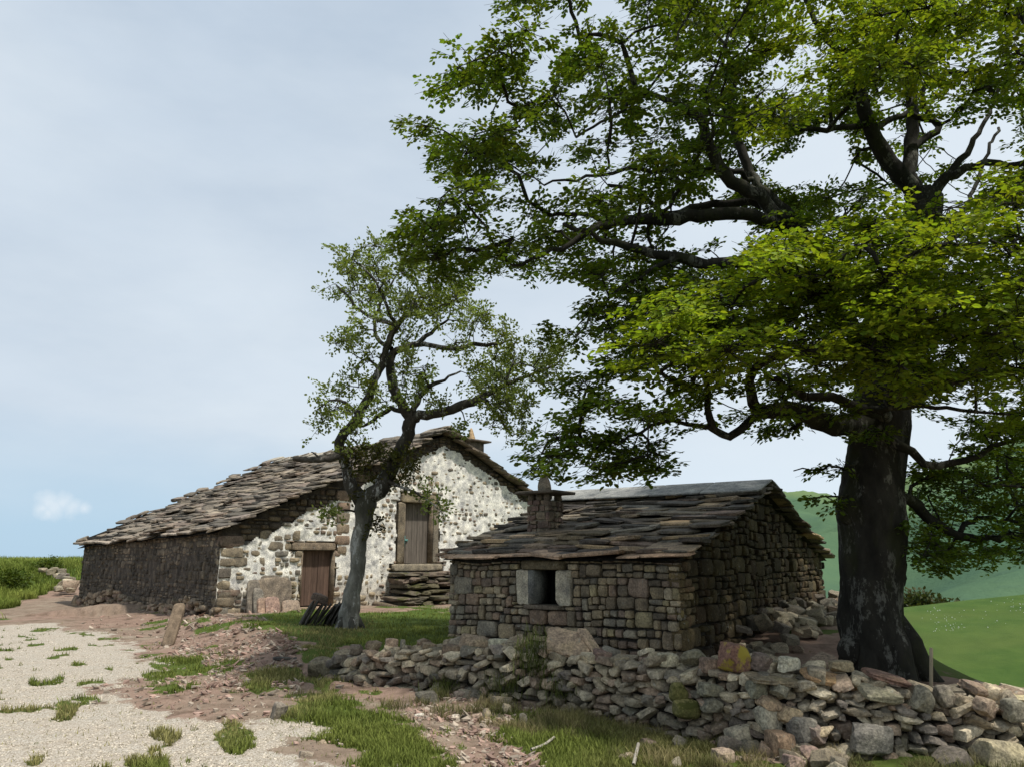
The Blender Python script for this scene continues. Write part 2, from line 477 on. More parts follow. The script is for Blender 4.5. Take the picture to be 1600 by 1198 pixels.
# hills beyond the meadow
def hills():
    az = np.concatenate([np.linspace(-180, 8, 60)[:-1], np.linspace(8, 46, 380), np.linspace(46, 180, 50)[1:]])
    D = np.concatenate([np.linspace(92, 300, 14)[:-1], np.geomspace(300, 3200, 150), [3600, 4200]])
    A, R = np.meshgrid(np.radians(az), D)
    X, Y = R*np.sin(A), R*np.cos(A)
    # skyline in photo pixels -> elevation
    sx = np.array([-3000, 700, 900, 1080, 1190, 1250, 1310, 1380, 1450, 1540, 1620, 1800, 2600, 6000])
    sy = np.array([905, 905, 880, 800, 778, 787, 796, 782, 764, 742, 725, 700, 700, 800])
    azp = np.degrees(np.arctan2((sx-800)/1200.0, 1.0))
    a2 = np.degrees(A)
    el = np.interp(a2, azp, (868-sy)/1200.0)
    t = np.clip((R-300)/2500, 0, 1)
    ridge = np.abs(vnoise(X/310+3.3, Y/420+1.7)-.5)*2 + .5*np.abs(vnoise(X/140, Y/190+5)-.5)*2
    z0 = -45 + t**.9*(45 + el*2800)
    z0 = z0 + (.55-ridge)*sm(350, 900, R)*sm(2750, 1600, R)*95*np.clip(el*14, 0, 1) + (fbm(X/90, Y/90, 0, 4)-.5)*16*sm(300, 600, R)
    z0 = np.where(R < 300, -10 + (R-92)/208*(-35), z0)
    z0 = np.where(R > 2800, el*2800 - (R-2800)*.35, z0)
    nr, na = X.shape
    i = np.arange(nr-1)[:, None]*na; j = np.arange(na-1)[None, :]
    F = np.stack([i+j, i+j+1, i+na+j+1, i+na+j], -1).reshape(-1, 4)[:, ::-1]
    hc = np.stack([sm(.42, .08, ridge), sm(.75, 1.15, ridge), 0*ridge], -1).reshape(-1, 3)
    m, nt, out = newmat('hill_pasture'); q = N(nt)
    co = q.new('ShaderNodeNewGeometry').outputs['Position']
    n1 = q.noise(co, .006, 6, .6); n2 = q.noise(co, .03, 6, .65); n3 = q.noise(co, .10, 4, .7)
    c = q.mix(q.ramp(n1, .38, .62), (.065,.125,.07), (.10,.165,.08))
    sc_ = q.new('ShaderNodeSeparateColor'); q.link(q.new('ShaderNodeAttribute', attribute_name='Col').outputs['Color'], sc_.inputs[0])
    c = q.mix(q.math('MULTIPLY', sc_.outputs[0], .8), c, (.19,.25,.09)); c = q.mix(q.math('MULTIPLY', sc_.outputs[1], .65), c, (.04,.075,.05))  # crests lightened, gullies darkened: shading of the folds put into the colour
    c = q.mix(q.math('MULTIPLY', q.ramp(n2, .5, .68), .5), c, (.06,.11,.075))
    c = q.mix(q.math('MULTIPLY', q.ramp(n3, .66, .74), .6), c, (.035,.065,.055))
    c = q.mix(.14, c, (.15,.24,.21)); c = q.mix(1.0, c, (.8,.8,.78), 'MULTIPLY')  # haze of distance mixed into the base colour
    p = q.new('ShaderNodeBsdfPrincipled', Roughness=1.0); p.inputs['Specular IOR Level'].default_value = 0
    q.link(c, p.inputs['Base Color']); q.link(q.bump(n2, .5, 8), p.inputs['Normal']); q.link(p.outputs[0], out.inputs[0])
    o = np_mesh('hills', np.stack([X, Y, z0], -1).reshape(-1, 3), [F], m, hc); tag(o, kind='structure')
    # sea and a far mountain painted haze blue on the left horizon
    th = np.linspace(0, 2*math.pi, 73)[:-1]
    V = np.vstack([[[0,0,-260]], np.stack([np.sin(th)*42000, np.cos(th)*42000, 0*th-260], 1)])
    F3 = np.array([[0, (k+1) % 72+1, k+1] for k in range(72)])
    o = np_mesh('sea', V, [F3], plain_mat('sea_water', (.16,.25,.32), rough=.6, var=.1, scale=(.001,)*3, bump=0)); tag(o, kind='structure')
    px = np.linspace(60, 190, 60); 
    prof = 878 - 9*np.exp(-((px-122)/9)**2) - 4*np.exp(-((px-142)/16)**2) - 2*np.exp(-((px-95)/14)**2)
    T = np.array([at(a, b, 22000) for a, b in zip(px, prof)]); B = T.copy(); B[:,2] = -262; T2 = T*1.12; T2[:,2] = -262
    k = len(px); V = np.vstack([B, T, T2]); j = np.arange(k-1)
    F = np.vstack([np.stack([j, j+1, k+j+1, k+j], 1), np.stack([k+j, k+j+1, 2*k+j+1, 2*k+j], 1)])
    o = np_mesh('far_mountain', V, [F], plain_mat('haze_blue_mountain', (.17,.25,.31), var=.1, scale=(.001,)*3, bump=0)); tag(o, kind='structure')  # blue of the distance haze put into the base colour
hills(); _lap('hills')

# ------------------------------------------------------------------ masonry
PAL_HUT = [(.28,.225,.15),(.245,.195,.135),(.20,.165,.12),(.31,.25,.165),(.34,.285,.20),(.255,.185,.135),(.215,.165,.13),(.175,.145,.11),(.29,.245,.15),(.38,.32,.23),(.235,.21,.165)]
PAL_RUB = [(.34,.295,.22),(.30,.255,.19),(.25,.22,.172),(.42,.355,.26),(.28,.215,.165),(.33,.25,.19),(.235,.205,.175),(.19,.175,.145),(.50,.44,.33),(.36,.315,.24)]
def pick(pal, v=.14):
    c = np.array(pal[rnd.randrange(len(pal))]); return c*(1+(rnd.random()-.5)*2*v)

def masonry(mb, O, u, n, u0, u1, v0, top, holes, wr, hr, prot=(0,.03), th=.12, pal=PAL_HUT, e=(5,9), gap=.012, split=.35, n_sub=3, tint=None):
    u = np.asarray(u, float); n = np.asarray(n, float); M = frame(u, n, (0,0,1))
    vmax = max(top(u0), top(u1), max(top(u0+(u1-u0)*k/20) for k in range(21)))
    v = v0
    while v < vmax:
        h = rnd.uniform(*hr)
        x = u0 + rnd.uniform(-.1, 0)
        while x < u1:
            cells = []
            if h > .13 and rnd.random() < split:
                sp = rnd.uniform(wr[0]*1.6, wr[1]*1.5); k = rnd.uniform(.35,.65)*h
                for (q0, q1) in ((v, v+k), (v+k, v+h)):
                    xx = x
                    while xx < x+sp-.02:
                        ww = rnd.uniform(wr[0]*.8, wr[1]*.58); ww = sp-(xx-x) if sp-(xx-x)-ww < wr[0]*.6 else ww
                        cells.append((xx, xx+ww, q0, q1)); xx += ww
                x += sp
            else:
                w = rnd.uniform(*wr)*(.8 if h < sum(hr)/2 else 1.1); cells.append((x, x+w, v, v+h)); x += w
            parts = []
            for (a, b, c0, c1) in cells:
                a, b = max(a, u0), min(b, u1)
                if b-a > .05: parts.append((a, b, c0, c1))
            for (a, b, c0, c1) in parts:
                t = min(top(a), top(b))
                tm = top((a+b)/2)
                if c1 > t: c1 = max(t, min(tm-.03, c1)*0 + t)
                if c1-c0 < .045: continue
                segs = [(a, b, c0, c1)]
                for (ha, hb, hc, hd) in holes:
                    ns = []
                    for (p, q, r, s) in segs:
                        if q <= ha or p >= hb or s <= hc or r >= hd: ns.append((p,q,r,s)); continue
                        if r < hc-.04: ns.append((p,q,r,hc))
                        if s > hd+.04: ns.append((p,q,hd,s))
                        rr, ss = max(r,hc), min(s,hd)
                        if p < ha-.05: ns.append((p,ha,rr,ss))
                        if q > hb+.05: ns.append((hb,q,rr,ss))
                    segs = ns
                for (p, q, r, s) in segs:
                    if q-p < .05 or s-r < .04: continue
                    pr = rnd.uniform(*prot)
                    wv = .10*(float(vnoise((p+q)*.55+3, (r+s)*.7, 4.0))-.5) if not holes or all(abs((p+q)/2-(hh[0]+hh[1])/2) > (hh[1]-hh[0])/2+.3 for hh in holes) else 0
                    c = np.asarray(O) + u*(p+q)/2 + n*(pr-th) + np.array([0,0,(r+s)/2+wv])
                    half = ((q-p)/2-gap*rnd.uniform(.2,1), th, (s-r)/2-gap*rnd.uniform(.2,1))
                    R = rot_axis(n, rnd.gauss(0,.035)) @ rot_axis((0,0,1), rnd.gauss(0,.04))
                    col = pick(pal)
                    if tint is not None: col = col*tint((p+q)/2, (r+s)/2)
                    add_rock(mb, c, half, M @ R.T, col, n=n_sub, e=rnd.uniform(*e)*1.5, cuts=5, depth=.17, rough=.07)
        v += h

def backing(mb, O, u, n, u0, u1, v0, top, holes, off=-.045, col=(.045,.04,.033), step=.5):
    u = np.asarray(u, float); n = np.asarray(n, float); O = np.asarray(O)
    xs = sorted(set([u0, u1] + [u0+k*step for k in range(int((u1-u0)/step)+1)] + [h for q in holes for h in q[:2] if u0 < h < u1]))
    for a, b in zip(xs[:-1], xs[1:]):
        if b-a < 1e-5: continue
        hs = [q for q in holes if q[0] < (a+b)/2 < q[1]]
        segs = []; cur = v0
        for q in sorted(hs, key=lambda q: q[2]):
            segs.append((cur, cur, q[2], q[2])); cur = q[3]
        segs.append((cur, cur, top(a), top(b)))
        for (c0, c1, d0, d1) in segs:
            if d0-c0 < .002 and d1-c1 < .002: continue
            V = [O+u*a+n*off+np.array([0,0,c0]), O+u*b+n*off+np.array([0,0,c1]), O+u*b+n*off+np.array([0,0,d1]), O+u*a+n*off+np.array([0,0,d0])]
            mb.add(V, [[[0,1,2,3]]], col)

def box(mb, c, half, M, col):
    P = np.array([[x,y,z] for x in (-1,1) for y in (-1,1) for z in (-1,1)], float)*half
    F = [[0,1,3,2],[4,6,7,5],[0,4,5,1],[2,3,7,6],[0,2,6,4],[1,5,7,3]]
    mb.add(P @ M + np.asarray(c), [F], col)

def slab_roof(mb, E, a, s, nrm, L, S, expo, wr, th, pal, over=(.1,.1), eave_col=None, sag=None, jit=.03, lift=.02, stick=.05):
    """overlapping irregular stone slabs from the eave E upwards; a along the eave, s up the slope"""
    a, s, nrm = (np.asarray(q, float) for q in (a, s, nrm))
    r = 0.0; row = 0
    while r < S:
        ex = rnd.uniform(*expo)
        x = -over[0] - rnd.uniform(0, .12)
        while x < L + over[1]:
            w = rnd.uniform(*wr)*(1.25 if row == 0 else 1)
            xe = min(x+w, L+over[1]+rnd.uniform(-.08,.1))
            if xe-x < .1: break
            t = rnd.uniform(*th)
            ln = ex*rnd.uniform(1.9, 2.5)
            if r+ln > S+.05: ln = max(.2, S+.05-r)
            tl = .62*t/ex*rnd.uniform(.5, 1.5); st_ = s*math.cos(tl) - nrm*math.sin(tl); nt_ = nrm*math.cos(tl) + s*math.sin(tl)
            cx = (x+xe)/2; fr = r + rnd.gauss(0, jit)
            if row == 0: fr = r + rnd.gauss(0, jit*.4)
            c = np.asarray(E) + a*cx + s*(fr+ln/2) + nrm*(t*.5 + lift + rnd.uniform(0,.014) + (rnd.uniform(.01,stick) if rnd.random() < .12 else 0))
            if sag is not None: c = c + np.array([0,0,sag(cx, fr)])
            R = rot_axis(nrm, rnd.gauss(0,.09)) @ rot_axis(s, rnd.gauss(0,.045))
            M = frame(a, st_, nt_) @ R.T
            col = pick(pal, .22)
            if eave_col is not None and row == 0: col = np.array(eave_col)*rnd.uniform(.8,1.15)
            add_rock(mb, c, ((xe-x)/2+.015, ln/2, t/2), M, col, n=6, e=rnd.uniform(9,16), cuts=6, depth=.16, rough=.075)
            x = xe - rnd.uniform(0,.05)
        r += ex; row += 1

# ================================================================== stone hut
HA = np.array([2.43, 11.5, 0.0])                      # near right corner
HBd = norm(np.array([-3.53, 2.5, 0.0]))               # along the front wall, to the left
HGd = norm(np.array([2.5, 3.53, 0.0]))                # along the gable wall, away
HL, HG = 4.33, 8.1
HN, HGN = -HGd, -HBd                                  # outward normals: front, gable
Z0h = -.25
HE, HR = 1.58, 2.84                                   # eave and ridge heights
def hut():
    root = empty('stone_hut', 'small brown stone hut with slab roof and one square window, beside the beech', 'hut')
    def puv(px, py):                                  # photo point on the front wall plane -> distance from the left corner, height
        P = on_plane(px, py, HA, HN); return np.dot(P-HA, HBd), P[2]
    w0, w1 = puv(868,915)[0], puv(829,915)[0]
    zb, zt = puv(850,943)[1], puv(850,890)[1]
    hole = (w0, w1, zb, zt)
    jw0, jw1 = puv(892,915)[0], puv(806,915)[0]
    mb = MB()
    top_f = lambda u: HE-.05
    jhole = (jw0, jw1, zb-.03, zt)
    lint = (puv(883,880)[0], puv(815,880)[0], zt, puv(850,874)[1])
    masonry(mb, HA, HBd, HN, 0, HL, Z0h, top_f, [jhole, lint], (.12,.40), (.15,.31), (-.005,.045), pal=PAL_HUT, n_sub=6, e=(3.5,7), split=.55, gap=.012)
    top_g = lambda u: HE-.06 + (HR-HE)*(1-abs(u-HG/2)/(HG/2))
    masonry(mb, HA, HGd, HGN, 0, HG, Z0h-.4, top_g, [], (.14,.48), (.17,.32), (0,.07), pal=PAL_HUT, n_sub=5, e=(3.5,7), split=.5, gap=.012, tint=lambda u, v: np.array((.25,.235,.185))*(1 if u > .45 else 2.2))  # gable stones tinted dark: the beech's shade put into their colour
    # far walls, plain, to close the house
    C = HA + HBd*HL; D = HA + HGd*HG
    backing(mb, HA, HBd, HN, 0, HL, Z0h-.4, lambda u: HE, [hole], off=-.06)
    backing(mb, HA, HGd, HGN, 0, HG, Z0h-.6, lambda u: top_g(u)+.03, [], off=-.06)
    masonry(mb, C, HGd, HBd, 0, HG, Z0h, top_g, [], (.25,.6), (.2,.34), (0,.03), pal=PAL_HUT, n_sub=2)
    backing(mb, C, HGd, HBd, 0, HG, Z0h-.4, top_g, [], off=-.06)
    masonry(mb, D, HBd, HGd, 0, HL, Z0h-.5, top_f, [], (.25,.6), (.2,.34), (0,.03), pal=PAL_HUT, n_sub=2)
    backing(mb, D, HBd, HGd, 0, HL, Z0h-.6, top_f, [], off=-.06)
    mb.build('wall', M_HUT, root, sharp=34)
    # window: pale jambs, lintel, dark opening
    Mw = frame(HBd, HN, (0,0,1))
    for nm, (a, b) in (('window_jamb', (jw0, w0)), ('window_jamb', (w1, jw1))):
        k = MB(); c = HA + HBd*(a+b)/2 + HN*(.012-.15) + np.array([0,0,(zb+zt)/2-.01])
        add_rock(k, c, ((b-a)/2, .16, (zt-zb)/2+.02), Mw, (.43,.39,.31), n=6, e=12, cuts=5, depth=.12, rough=.04)
        k.build(nm, M_GABLE, root, sharp=34)
    k = MB(); add_rock(k, HA+HBd*(lint[0]+lint[1])/2+HN*(.035-.15)+np.array([0,0,(lint[2]+lint[3])/2]), ((lint[1]-lint[0])/2,.17,(lint[3]-lint[2])/2-.005), Mw, (.17,.14,.09), n=5, e=12, cuts=2, depth=.06, rough=.02)
    k.build('window_lintel', M_HUT, root)
    k = MB(); add_rock(k, HA+HBd*(w0+w1)/2+HN*(.05-.15)+np.array([0,0,zb-.05]), ((w1-w0)/2+.12,.17,.035), Mw, (.16,.13,.10), n=5, e=12, cuts=2, depth=.06, rough=.02)
    k.build('window_sill', M_HUT, root)
    # grey reveal board on the far side of the opening
    k = MB(); box(k, HA+HBd*(w1-.02)+HN*(-.24)+np.array([0,0,(zb+zt)/2]), (.06,.26,(zt-zb)/2), Mw, (.19,.19,.175)); k.build('window_reveal', M_CAP, root)
    k = MB(); box(k, HA+HBd*(w0+w1)/2+HN*(-.5)+np.array([0,0,(zb+zt)/2]), (.5,.02,.45), Mw, (.01,.01,.01)); k.build('window_opening', M_DARK, root)  # black panel stands in for the unlit inside of the hut
    # roof
    slope = HG/2; rise = HR-HE
    sF = norm(HGd*slope + np.array([0,0,rise])); nF = norm(np.cross(HBd, sF)); nF = nF if nF[2] > 0 else -nF
    SL = math.hypot(slope, rise)
    pal = [(.24,.205,.16),(.34,.265,.19),(.38,.285,.18),(.20,.18,.15),(.28,.22,.165),(.16,.15,.13),(.105,.095,.083),(.085,.078,.07),(.125,.108,.09),(.14,.115,.088),(.095,.083,.075),(.155,.125,.085),(.115,.10,.092),(.18,.135,.11)]
    mb = MB()
    Eo = HA + np.array([0,0,HE]) - sF*.22
    slab_roof(mb, Eo, HBd, sF, nF, HL, SL+.22, (.15,.24), (.25,.85), (.03,.075), pal, over=(.16,.12), eave_col=(.40,.285,.205), jit=.055, stick=.07)
    sB = norm(-HGd*slope + np.array([0,0,rise])); nB = np.cross(sB, HBd); nB = nB if nB[2] > 0 else -nB
    Eb = HA + HGd*HG + np.array([0,0,HE]) - sB*.35
    slab_roof(mb, Eb, HBd, sB, nB, HL, SL+.35, (.22,.34), (.35,.95), (.035,.07), pal, over=(.18,.12))
    # boarding under the slabs
    for (E_, s_, n_, L_) in ((Eo, sF, nF, SL+.2), (Eb, sB, nB, SL+.33)):
        V = [E_-HBd*.05, E_+HBd*(HL+.05), E_+HBd*(HL+.05)+s_*L_, E_-HBd*.05+s_*L_]
        V = [np.asarray(q)+s_*.06 for q in V]
        mb.add(V, [[[0,1,2,3]]], (.03,.027,.024))
    mb.build('roof', M_SLATE, root, sharp=34)
    # ridge cap: long smooth grey slabs, front leaf and rear leaf
    mb = MB(); RC = HA + HGd*HG/2 + np.array([0,0,HR+.10])
    x = -.24
    for w in (1.15, 1.05, 1.2, 1.35):
        for s_, n_ in ((sF, nF), (sB, nB)):
            c = RC + HBd*(x+w/2) - s_*.43 + n_*.075
            add_rock(mb, c, (w/2-.003, .45, .016), frame(HBd, s_, n_), np.array((.27,.275,.27))*rnd.uniform(.92,1.08), n=6, e=30, cuts=1, depth=.01, rough=.006)
        x += w
    mb.build('ridge_cap', M_CAP, root)
    # end stone under the cap at the gable
    k = MB(); add_rock(k, RC + HBd*(-.08) - sF*.62 - nF*.02, (.17,.16,.11), frame(HBd, sF, nF), (.10,.085,.072), n=4, e=6); k.build('ridge_end_stone', M_SLATE, root)
    # chimney
    Pc = on_plane(841, 832, HA + np.array([0,0,HE+.07]), nF)
    Mz = frame(HBd, HGd, (0,0,1))
    ch = MB(); hw = .245
    cc = Pc + HGd*hw
    zbse, ztop = Pc[2]-.15, Pc[2]+.60
    for (O_, u_, n_) in ((cc-HBd*hw-HGd*hw, HBd, -HGd), (cc-HBd*hw-HGd*hw, HGd, -HBd), (cc+HBd*hw-HGd*hw, HGd, HBd), (cc-HBd*hw+HGd*hw, HBd, HGd)):
        O_ = O_.copy(); O_[2] = 0
        masonry(ch, O_, u_, n_, 0, 2*hw, zbse, lambda u: ztop, [], (.14,.3), (.10,.2), (0,.02), th=.06, pal=[(.19,.15,.115),(.16,.12,.10),(.23,.19,.145),(.17,.12,.105)])
    box(ch, (cc[0],cc[1],(zbse+ztop)/2), (hw-.035,hw-.035,(ztop-zbse)/2-.01), Mz, (.20,.18,.145))
    co = ch.build('chimney', M_HUT, root, sharp=34)
    for a, b in ((-1,-1),(1,-1),(1,1),(-1,1),(0,-1)):
        k = MB(); add_rock(k, (cc+HBd*a*(hw-.07)+HGd*b*(hw-.07))*np.array([1,1,0])+np.array([0,0,ztop+.05]), (.065,.065,.062), Mz, (.15,.125,.10), n=3, e=6)
        k.build('chimney_support', M_HUT, co)
    k = MB(); add_rock(k, (cc[0],cc[1],ztop+.135), (.46,.42,.026), Mz, (.115,.10,.085), n=6, e=14, cuts=5, depth=.08, rough=.02); k.build('chimney_cap', M_SLATE, co)
    k = MB(); P, F = rock(5, 4, 3, .2, .05)
    tp = 1-.55*np.clip((P[:,2]+1)/2,0,1)**1.3
    V = np.stack([P[:,0]*.15*tp+.02, P[:,1]*.10*tp, P[:,2]*.17], 1) @ Mz + np.array([cc[0],cc[1],ztop+.315]); k.add(V, [F], (.20,.175,.14)); k.build('chimney_finial', M_SLATE, co)
    k = MB(); A_ = RC + HBd*3.05; tube(k, [A_+np.array([0,0,-.02]), A_+np.array([0,0,.32])], .007, 5, (.2,.2,.2)); k.build('aerial_rod', M_CAP, root)
hut(); _lap('hut')

# ================================================================== farmhouse
S_ = 19.0
FC = np.array([-.372*S_, S_, 0.0])
FW = norm(np.array([-.391, .4, 0])); FG = norm(np.array([.4, .391, 0]))
FN, FLN = -FW, -FG                                     # gable normal, long-wall normal
FLEN = .559*S_; FHALF = .365*S_; FWID = FHALF*2
FE, FR = 1.6+.033*S_, 1.6+.197*S_
def farmhouse():
    root = empty('stone_farmhouse', 'old long farmhouse with whitewashed stone gable, two doors and slab roof', 'house')
    def puv(px, py):
        P = on_plane(px, py, FC, FN); return np.dot(P-FC, FG), P[2]
    def rect(x0, x1, y0, y1):
        xm, ym = (x0+x1)/2, (y0+y1)/2
        return (puv(x0, ym)[0], puv(x1, ym)[0], puv(xm, y1)[1], puv(xm, y0)[1])
    d1 = rect(471, 519, 859, 946); d2 = rect(632, 674, 785, 880)
    top = lambda u: FE-.05 + (FR-FE)*(1-abs(u-FHALF)/FHALF)
    # ---- gable masonry
    mb = MB()
    f1 = (d1[0]-.02, d1[1]+.02, d1[2]-.1, d1[3]+.02); f2 = (d2[0]-.04, d2[1]+.04, d2[2]-.05, d2[3]+.02)
    lin1 = rect(455, 524, 848, 859); lin1 = (lin1[0], lin1[1], d1[3], d1[3]+.20)
    lin2 = rect(626, 682, 770, 785); lin2 = (lin2[0], lin2[1], d2[3], d2[3]+.26)
    j2a = (d2[0]-.28, d2[0]-.03, d2[2], d2[3]); j2b = (d2[1]+.03, d2[1]+.24, d2[2], d2[3])
    sill2 = (d2[0]-.45, d2[1]+.4, d2[2]-.2, d2[2])
    holes = [f1, f2, lin1, lin2, j2a, j2b, sill2]
    palG = [(.17,.142,.105),(.14,.12,.094),(.20,.165,.118),(.12,.105,.088),(.155,.118,.094),(.22,.185,.135),(.15,.14,.12)]
    SPL = FHALF*.62
    shade = lambda u, v: np.array((.62,.58,.55)) if v > top(u)-.5 else (np.array((1.4,1.4,1.38)) if u < SPL else np.array((1.5,1.5,1.5)))  # rake band: bare brown stone, darkened further to paint the overhang's shadow
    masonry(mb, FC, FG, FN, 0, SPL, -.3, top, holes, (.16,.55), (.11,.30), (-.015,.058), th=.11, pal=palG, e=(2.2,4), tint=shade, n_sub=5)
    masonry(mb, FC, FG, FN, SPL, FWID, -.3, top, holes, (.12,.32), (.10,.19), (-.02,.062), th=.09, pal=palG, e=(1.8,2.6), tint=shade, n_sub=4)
    backing(mb, FC, FG, FN, 0, FWID, -.5, lambda u: top(u)+.02, [f1, f2], off=-.03, col=(.06,.05,.04))
    # quoins on the near corner
    z = .0
    while z < FE-.2:
        h = rnd.uniform(.14,.30); w = rnd.choice((.32,.6,.45,.25))
        add_rock(mb, FC+FG*w/2+FN*(.05-.17)+np.array([0,0,z+h/2]), (w/2,.18,h/2-.01), frame(FG,FN,(0,0,1)), pick(palG)*1.1, n=5, e=9, cuts=6, depth=.25, rough=.07)
        z += h
    # upright run of brown stones, remains of an older corner
    qa = puv(536,800)[0]; z = d1[3]-.1
    while z < puv(536,775)[1]:
        h = rnd.uniform(.2,.34); w = rnd.choice((.42,.3,.5))
        add_rock(mb, FC+FG*qa+FN*(.055-.12)+np.array([0,0,z+h/2]), (w/2,.13,h/2-.012), frame(FG,FN,(0,0,1)), pick([(.24,.19,.14),(.22,.16,.12),(.20,.17,.13)]), n=4, e=7, cuts=3, depth=.12)
        z += h
    mb.build('gable_wall', M_GABLE, root, sharp=34)
    # ---- whitewash skin, uneven, stones poke through
    st = .04
    uu = np.arange(0.0, FWID+st, st); vv = np.arange(-.25, FR, st)
    U, Vv = np.meshgrid(uu, vv)
    tp = np.array([top(x) for x in uu])[None, :]
    n1 = fbm(U*1.1, Vv*1.1, 3.3, 4)-.5; n2 = fbm(U*4.5, Vv*4.5, 7.1, 3)-.5; n3 = vnoise(U*15, Vv*15, 1.0)-.5
    rt = sm(SPL-1.5, SPL+.6, U)
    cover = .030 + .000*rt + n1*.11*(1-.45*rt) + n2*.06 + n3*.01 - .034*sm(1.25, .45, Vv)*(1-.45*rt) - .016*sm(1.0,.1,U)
    edge = tp - (.52-.2*rt) + n1*.35 + n2*.25  # whitewash stops below the rake, leaving the shadow-darkened stone band bare
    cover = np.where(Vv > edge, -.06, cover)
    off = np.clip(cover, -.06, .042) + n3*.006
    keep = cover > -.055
    for hq in (f1, f2, lin1, lin2, j2a, j2b, sill2):
        keep &= ~((U > hq[0]-.03+n2*.12) & (U < hq[1]+.03+n2*.12) & (Vv > hq[2]-.02) & (Vv < hq[3]+.02+n2*.1))
    nv, nu = U.shape
    P = FC + U[..., None]*FG + off[..., None]*FN + Vv[..., None]*np.array([0,0,1.])
    i = np.arange(nv-1)[:, None]*nu; j = np.arange(nu-1)[None, :]
    F = np.stack([i+j, i+j+1, i+nu+j+1, i+nu+j], -1)
    k = keep[:-1,:-1] & keep[1:,:-1] & keep[:-1,1:] & keep[1:,1:]
    F = F[k]
    stain = (fbm(U*.8+9, Vv*2.2, 5.5, 4)-.5)
    base = np.ones(U.shape)[..., None]*np.array((.72,.71,.675))
    low = sm(1.3, .3, Vv + stain*1.2)[..., None]
    base = base*(1-low*.55) + low*.55*np.array((.40,.34,.26))
    base = base*(1-.45*sm(.12, .3, stain)[..., None]) + .45*sm(.12,.3,stain)[..., None]*np.array((.42,.37,.29))
    used = np.unique(F.ravel()); re = -np.ones(nv*nu, int); re[used] = np.arange(len(used))
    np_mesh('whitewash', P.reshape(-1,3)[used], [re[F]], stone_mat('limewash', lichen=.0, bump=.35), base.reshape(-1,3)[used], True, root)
    # ---- long wall, dark and stained
    mb = MB()
    palS = [(.17,.145,.12),(.14,.12,.10),(.20,.17,.135),(.12,.105,.09),(.23,.19,.15)]
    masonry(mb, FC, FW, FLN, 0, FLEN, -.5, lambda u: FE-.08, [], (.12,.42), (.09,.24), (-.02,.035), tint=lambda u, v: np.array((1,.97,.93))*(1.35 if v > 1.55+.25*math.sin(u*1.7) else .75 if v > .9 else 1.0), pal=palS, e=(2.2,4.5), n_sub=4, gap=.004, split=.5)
    backing(mb, FC, FW, FLN, 0, FLEN, -.5, lambda u: FE, [], off=-.012, col=(.12,.10,.085))
    Cf = FC + FW*FLEN; Dr = FC + FG*FWID
    backing(mb, Cf, FG, FW, 0, FWID, -.5, top, [], off=-.03); backing(mb, Dr, FW, FG, 0, FLEN, -.5, lambda u: FE, [], off=-.03)
    mb.build('long_wall', M_SOOT, root, sharp=34)
    mb = MB()                                          # pale rough footing below the stained face
    for k in range(300):
        x = rnd.uniform(-.2, FLEN); z = rnd.uniform(-.05, .42+.16*math.sin(x*1.1)); sz = rnd.uniform(.05,.12)
        add_rock(mb, FC+FW*x+FLN*(rnd.uniform(-.02,.10)+.25*max(0,.4-z))+np.array([0,0,z]), (sz*rnd.uniform(.9,1.8), sz, sz*rnd.uniform(.5,.8)), frame(FW,FLN,(0,0,1)) @ rot_axis(rng.normal(size=3), rnd.gauss(0,.3)), pick([(.29,.22,.16),(.24,.185,.135),(.33,.26,.19),(.26,.185,.145),(.20,.165,.13)]), n=4, e=6, cuts=6, depth=.35)
    mb.build('wall_footing', M_STONE, root, sharp=34)
    # ---- roof
    rise = FR-FE
    sL = norm(FG*FHALF+np.array([0,0,rise])); nL = np.cross(FW, sL); nL = nL if nL[2] > 0 else -nL
    sR = norm(-FG*FHALF+np.array([0,0,rise])); nR = np.cross(FW, sR); nR = nR if nR[2] > 0 else -nR
    SL = math.hypot(FHALF, rise)
    pal = [(.19,.162,.13),(.16,.138,.112),(.125,.11,.092),(.22,.185,.148),(.18,.142,.115),(.14,.125,.108),(.25,.21,.165),(.19,.158,.135)]
    sag = lambda x, r: -.26*max(0, x/FLEN)**1.2*max(0,1-r/SL) - .10*math.sin(math.pi*min(1,max(0,x/FLEN)))*(r/SL) + .03*math.sin(x*2.3+r)
    mb = MB()
    EL = FC + np.array([0,0,FE]) - sL*.28
    slab_roof(mb, EL, FW, sL, nL, FLEN, SL+.28, (.17,.27), (.3,1.0), (.035,.08), pal, over=(.24,.3), eave_col=(.29,.245,.20), sag=sag, jit=.075, stick=.12)
    ER = FC + FG*FWID + np.array([0,0,FE]) - sR*.3
    slab_roof(mb, ER, FW, sR, nR, FLEN, SL+.3, (.26,.40), (.5,1.2), (.05,.09), pal, over=(.24,.3), sag=sag, jit=.05, stick=.1)
    for k in range(26):                                # weights and loose slabs lying along the far verge and ridge
        r = rnd.uniform(0, SL); x = FLEN + rnd.uniform(-.1,.35)
        if k > 17: r = SL-.1; x = rnd.uniform(0, FLEN)
        c = EL + FW*x + sL*(r+.2) + nL*.19 + np.array([0,0,sag(x,r)])
        add_rock(mb, c, (rnd.uniform(.15,.36), rnd.uniform(.1,.22), rnd.uniform(.025,.06)), frame(FW,sL,nL) @ rotz(rnd.uniform(-.5,.5)), pick(pal), n=6, e=12, cuts=8, depth=.3, rough=.08)
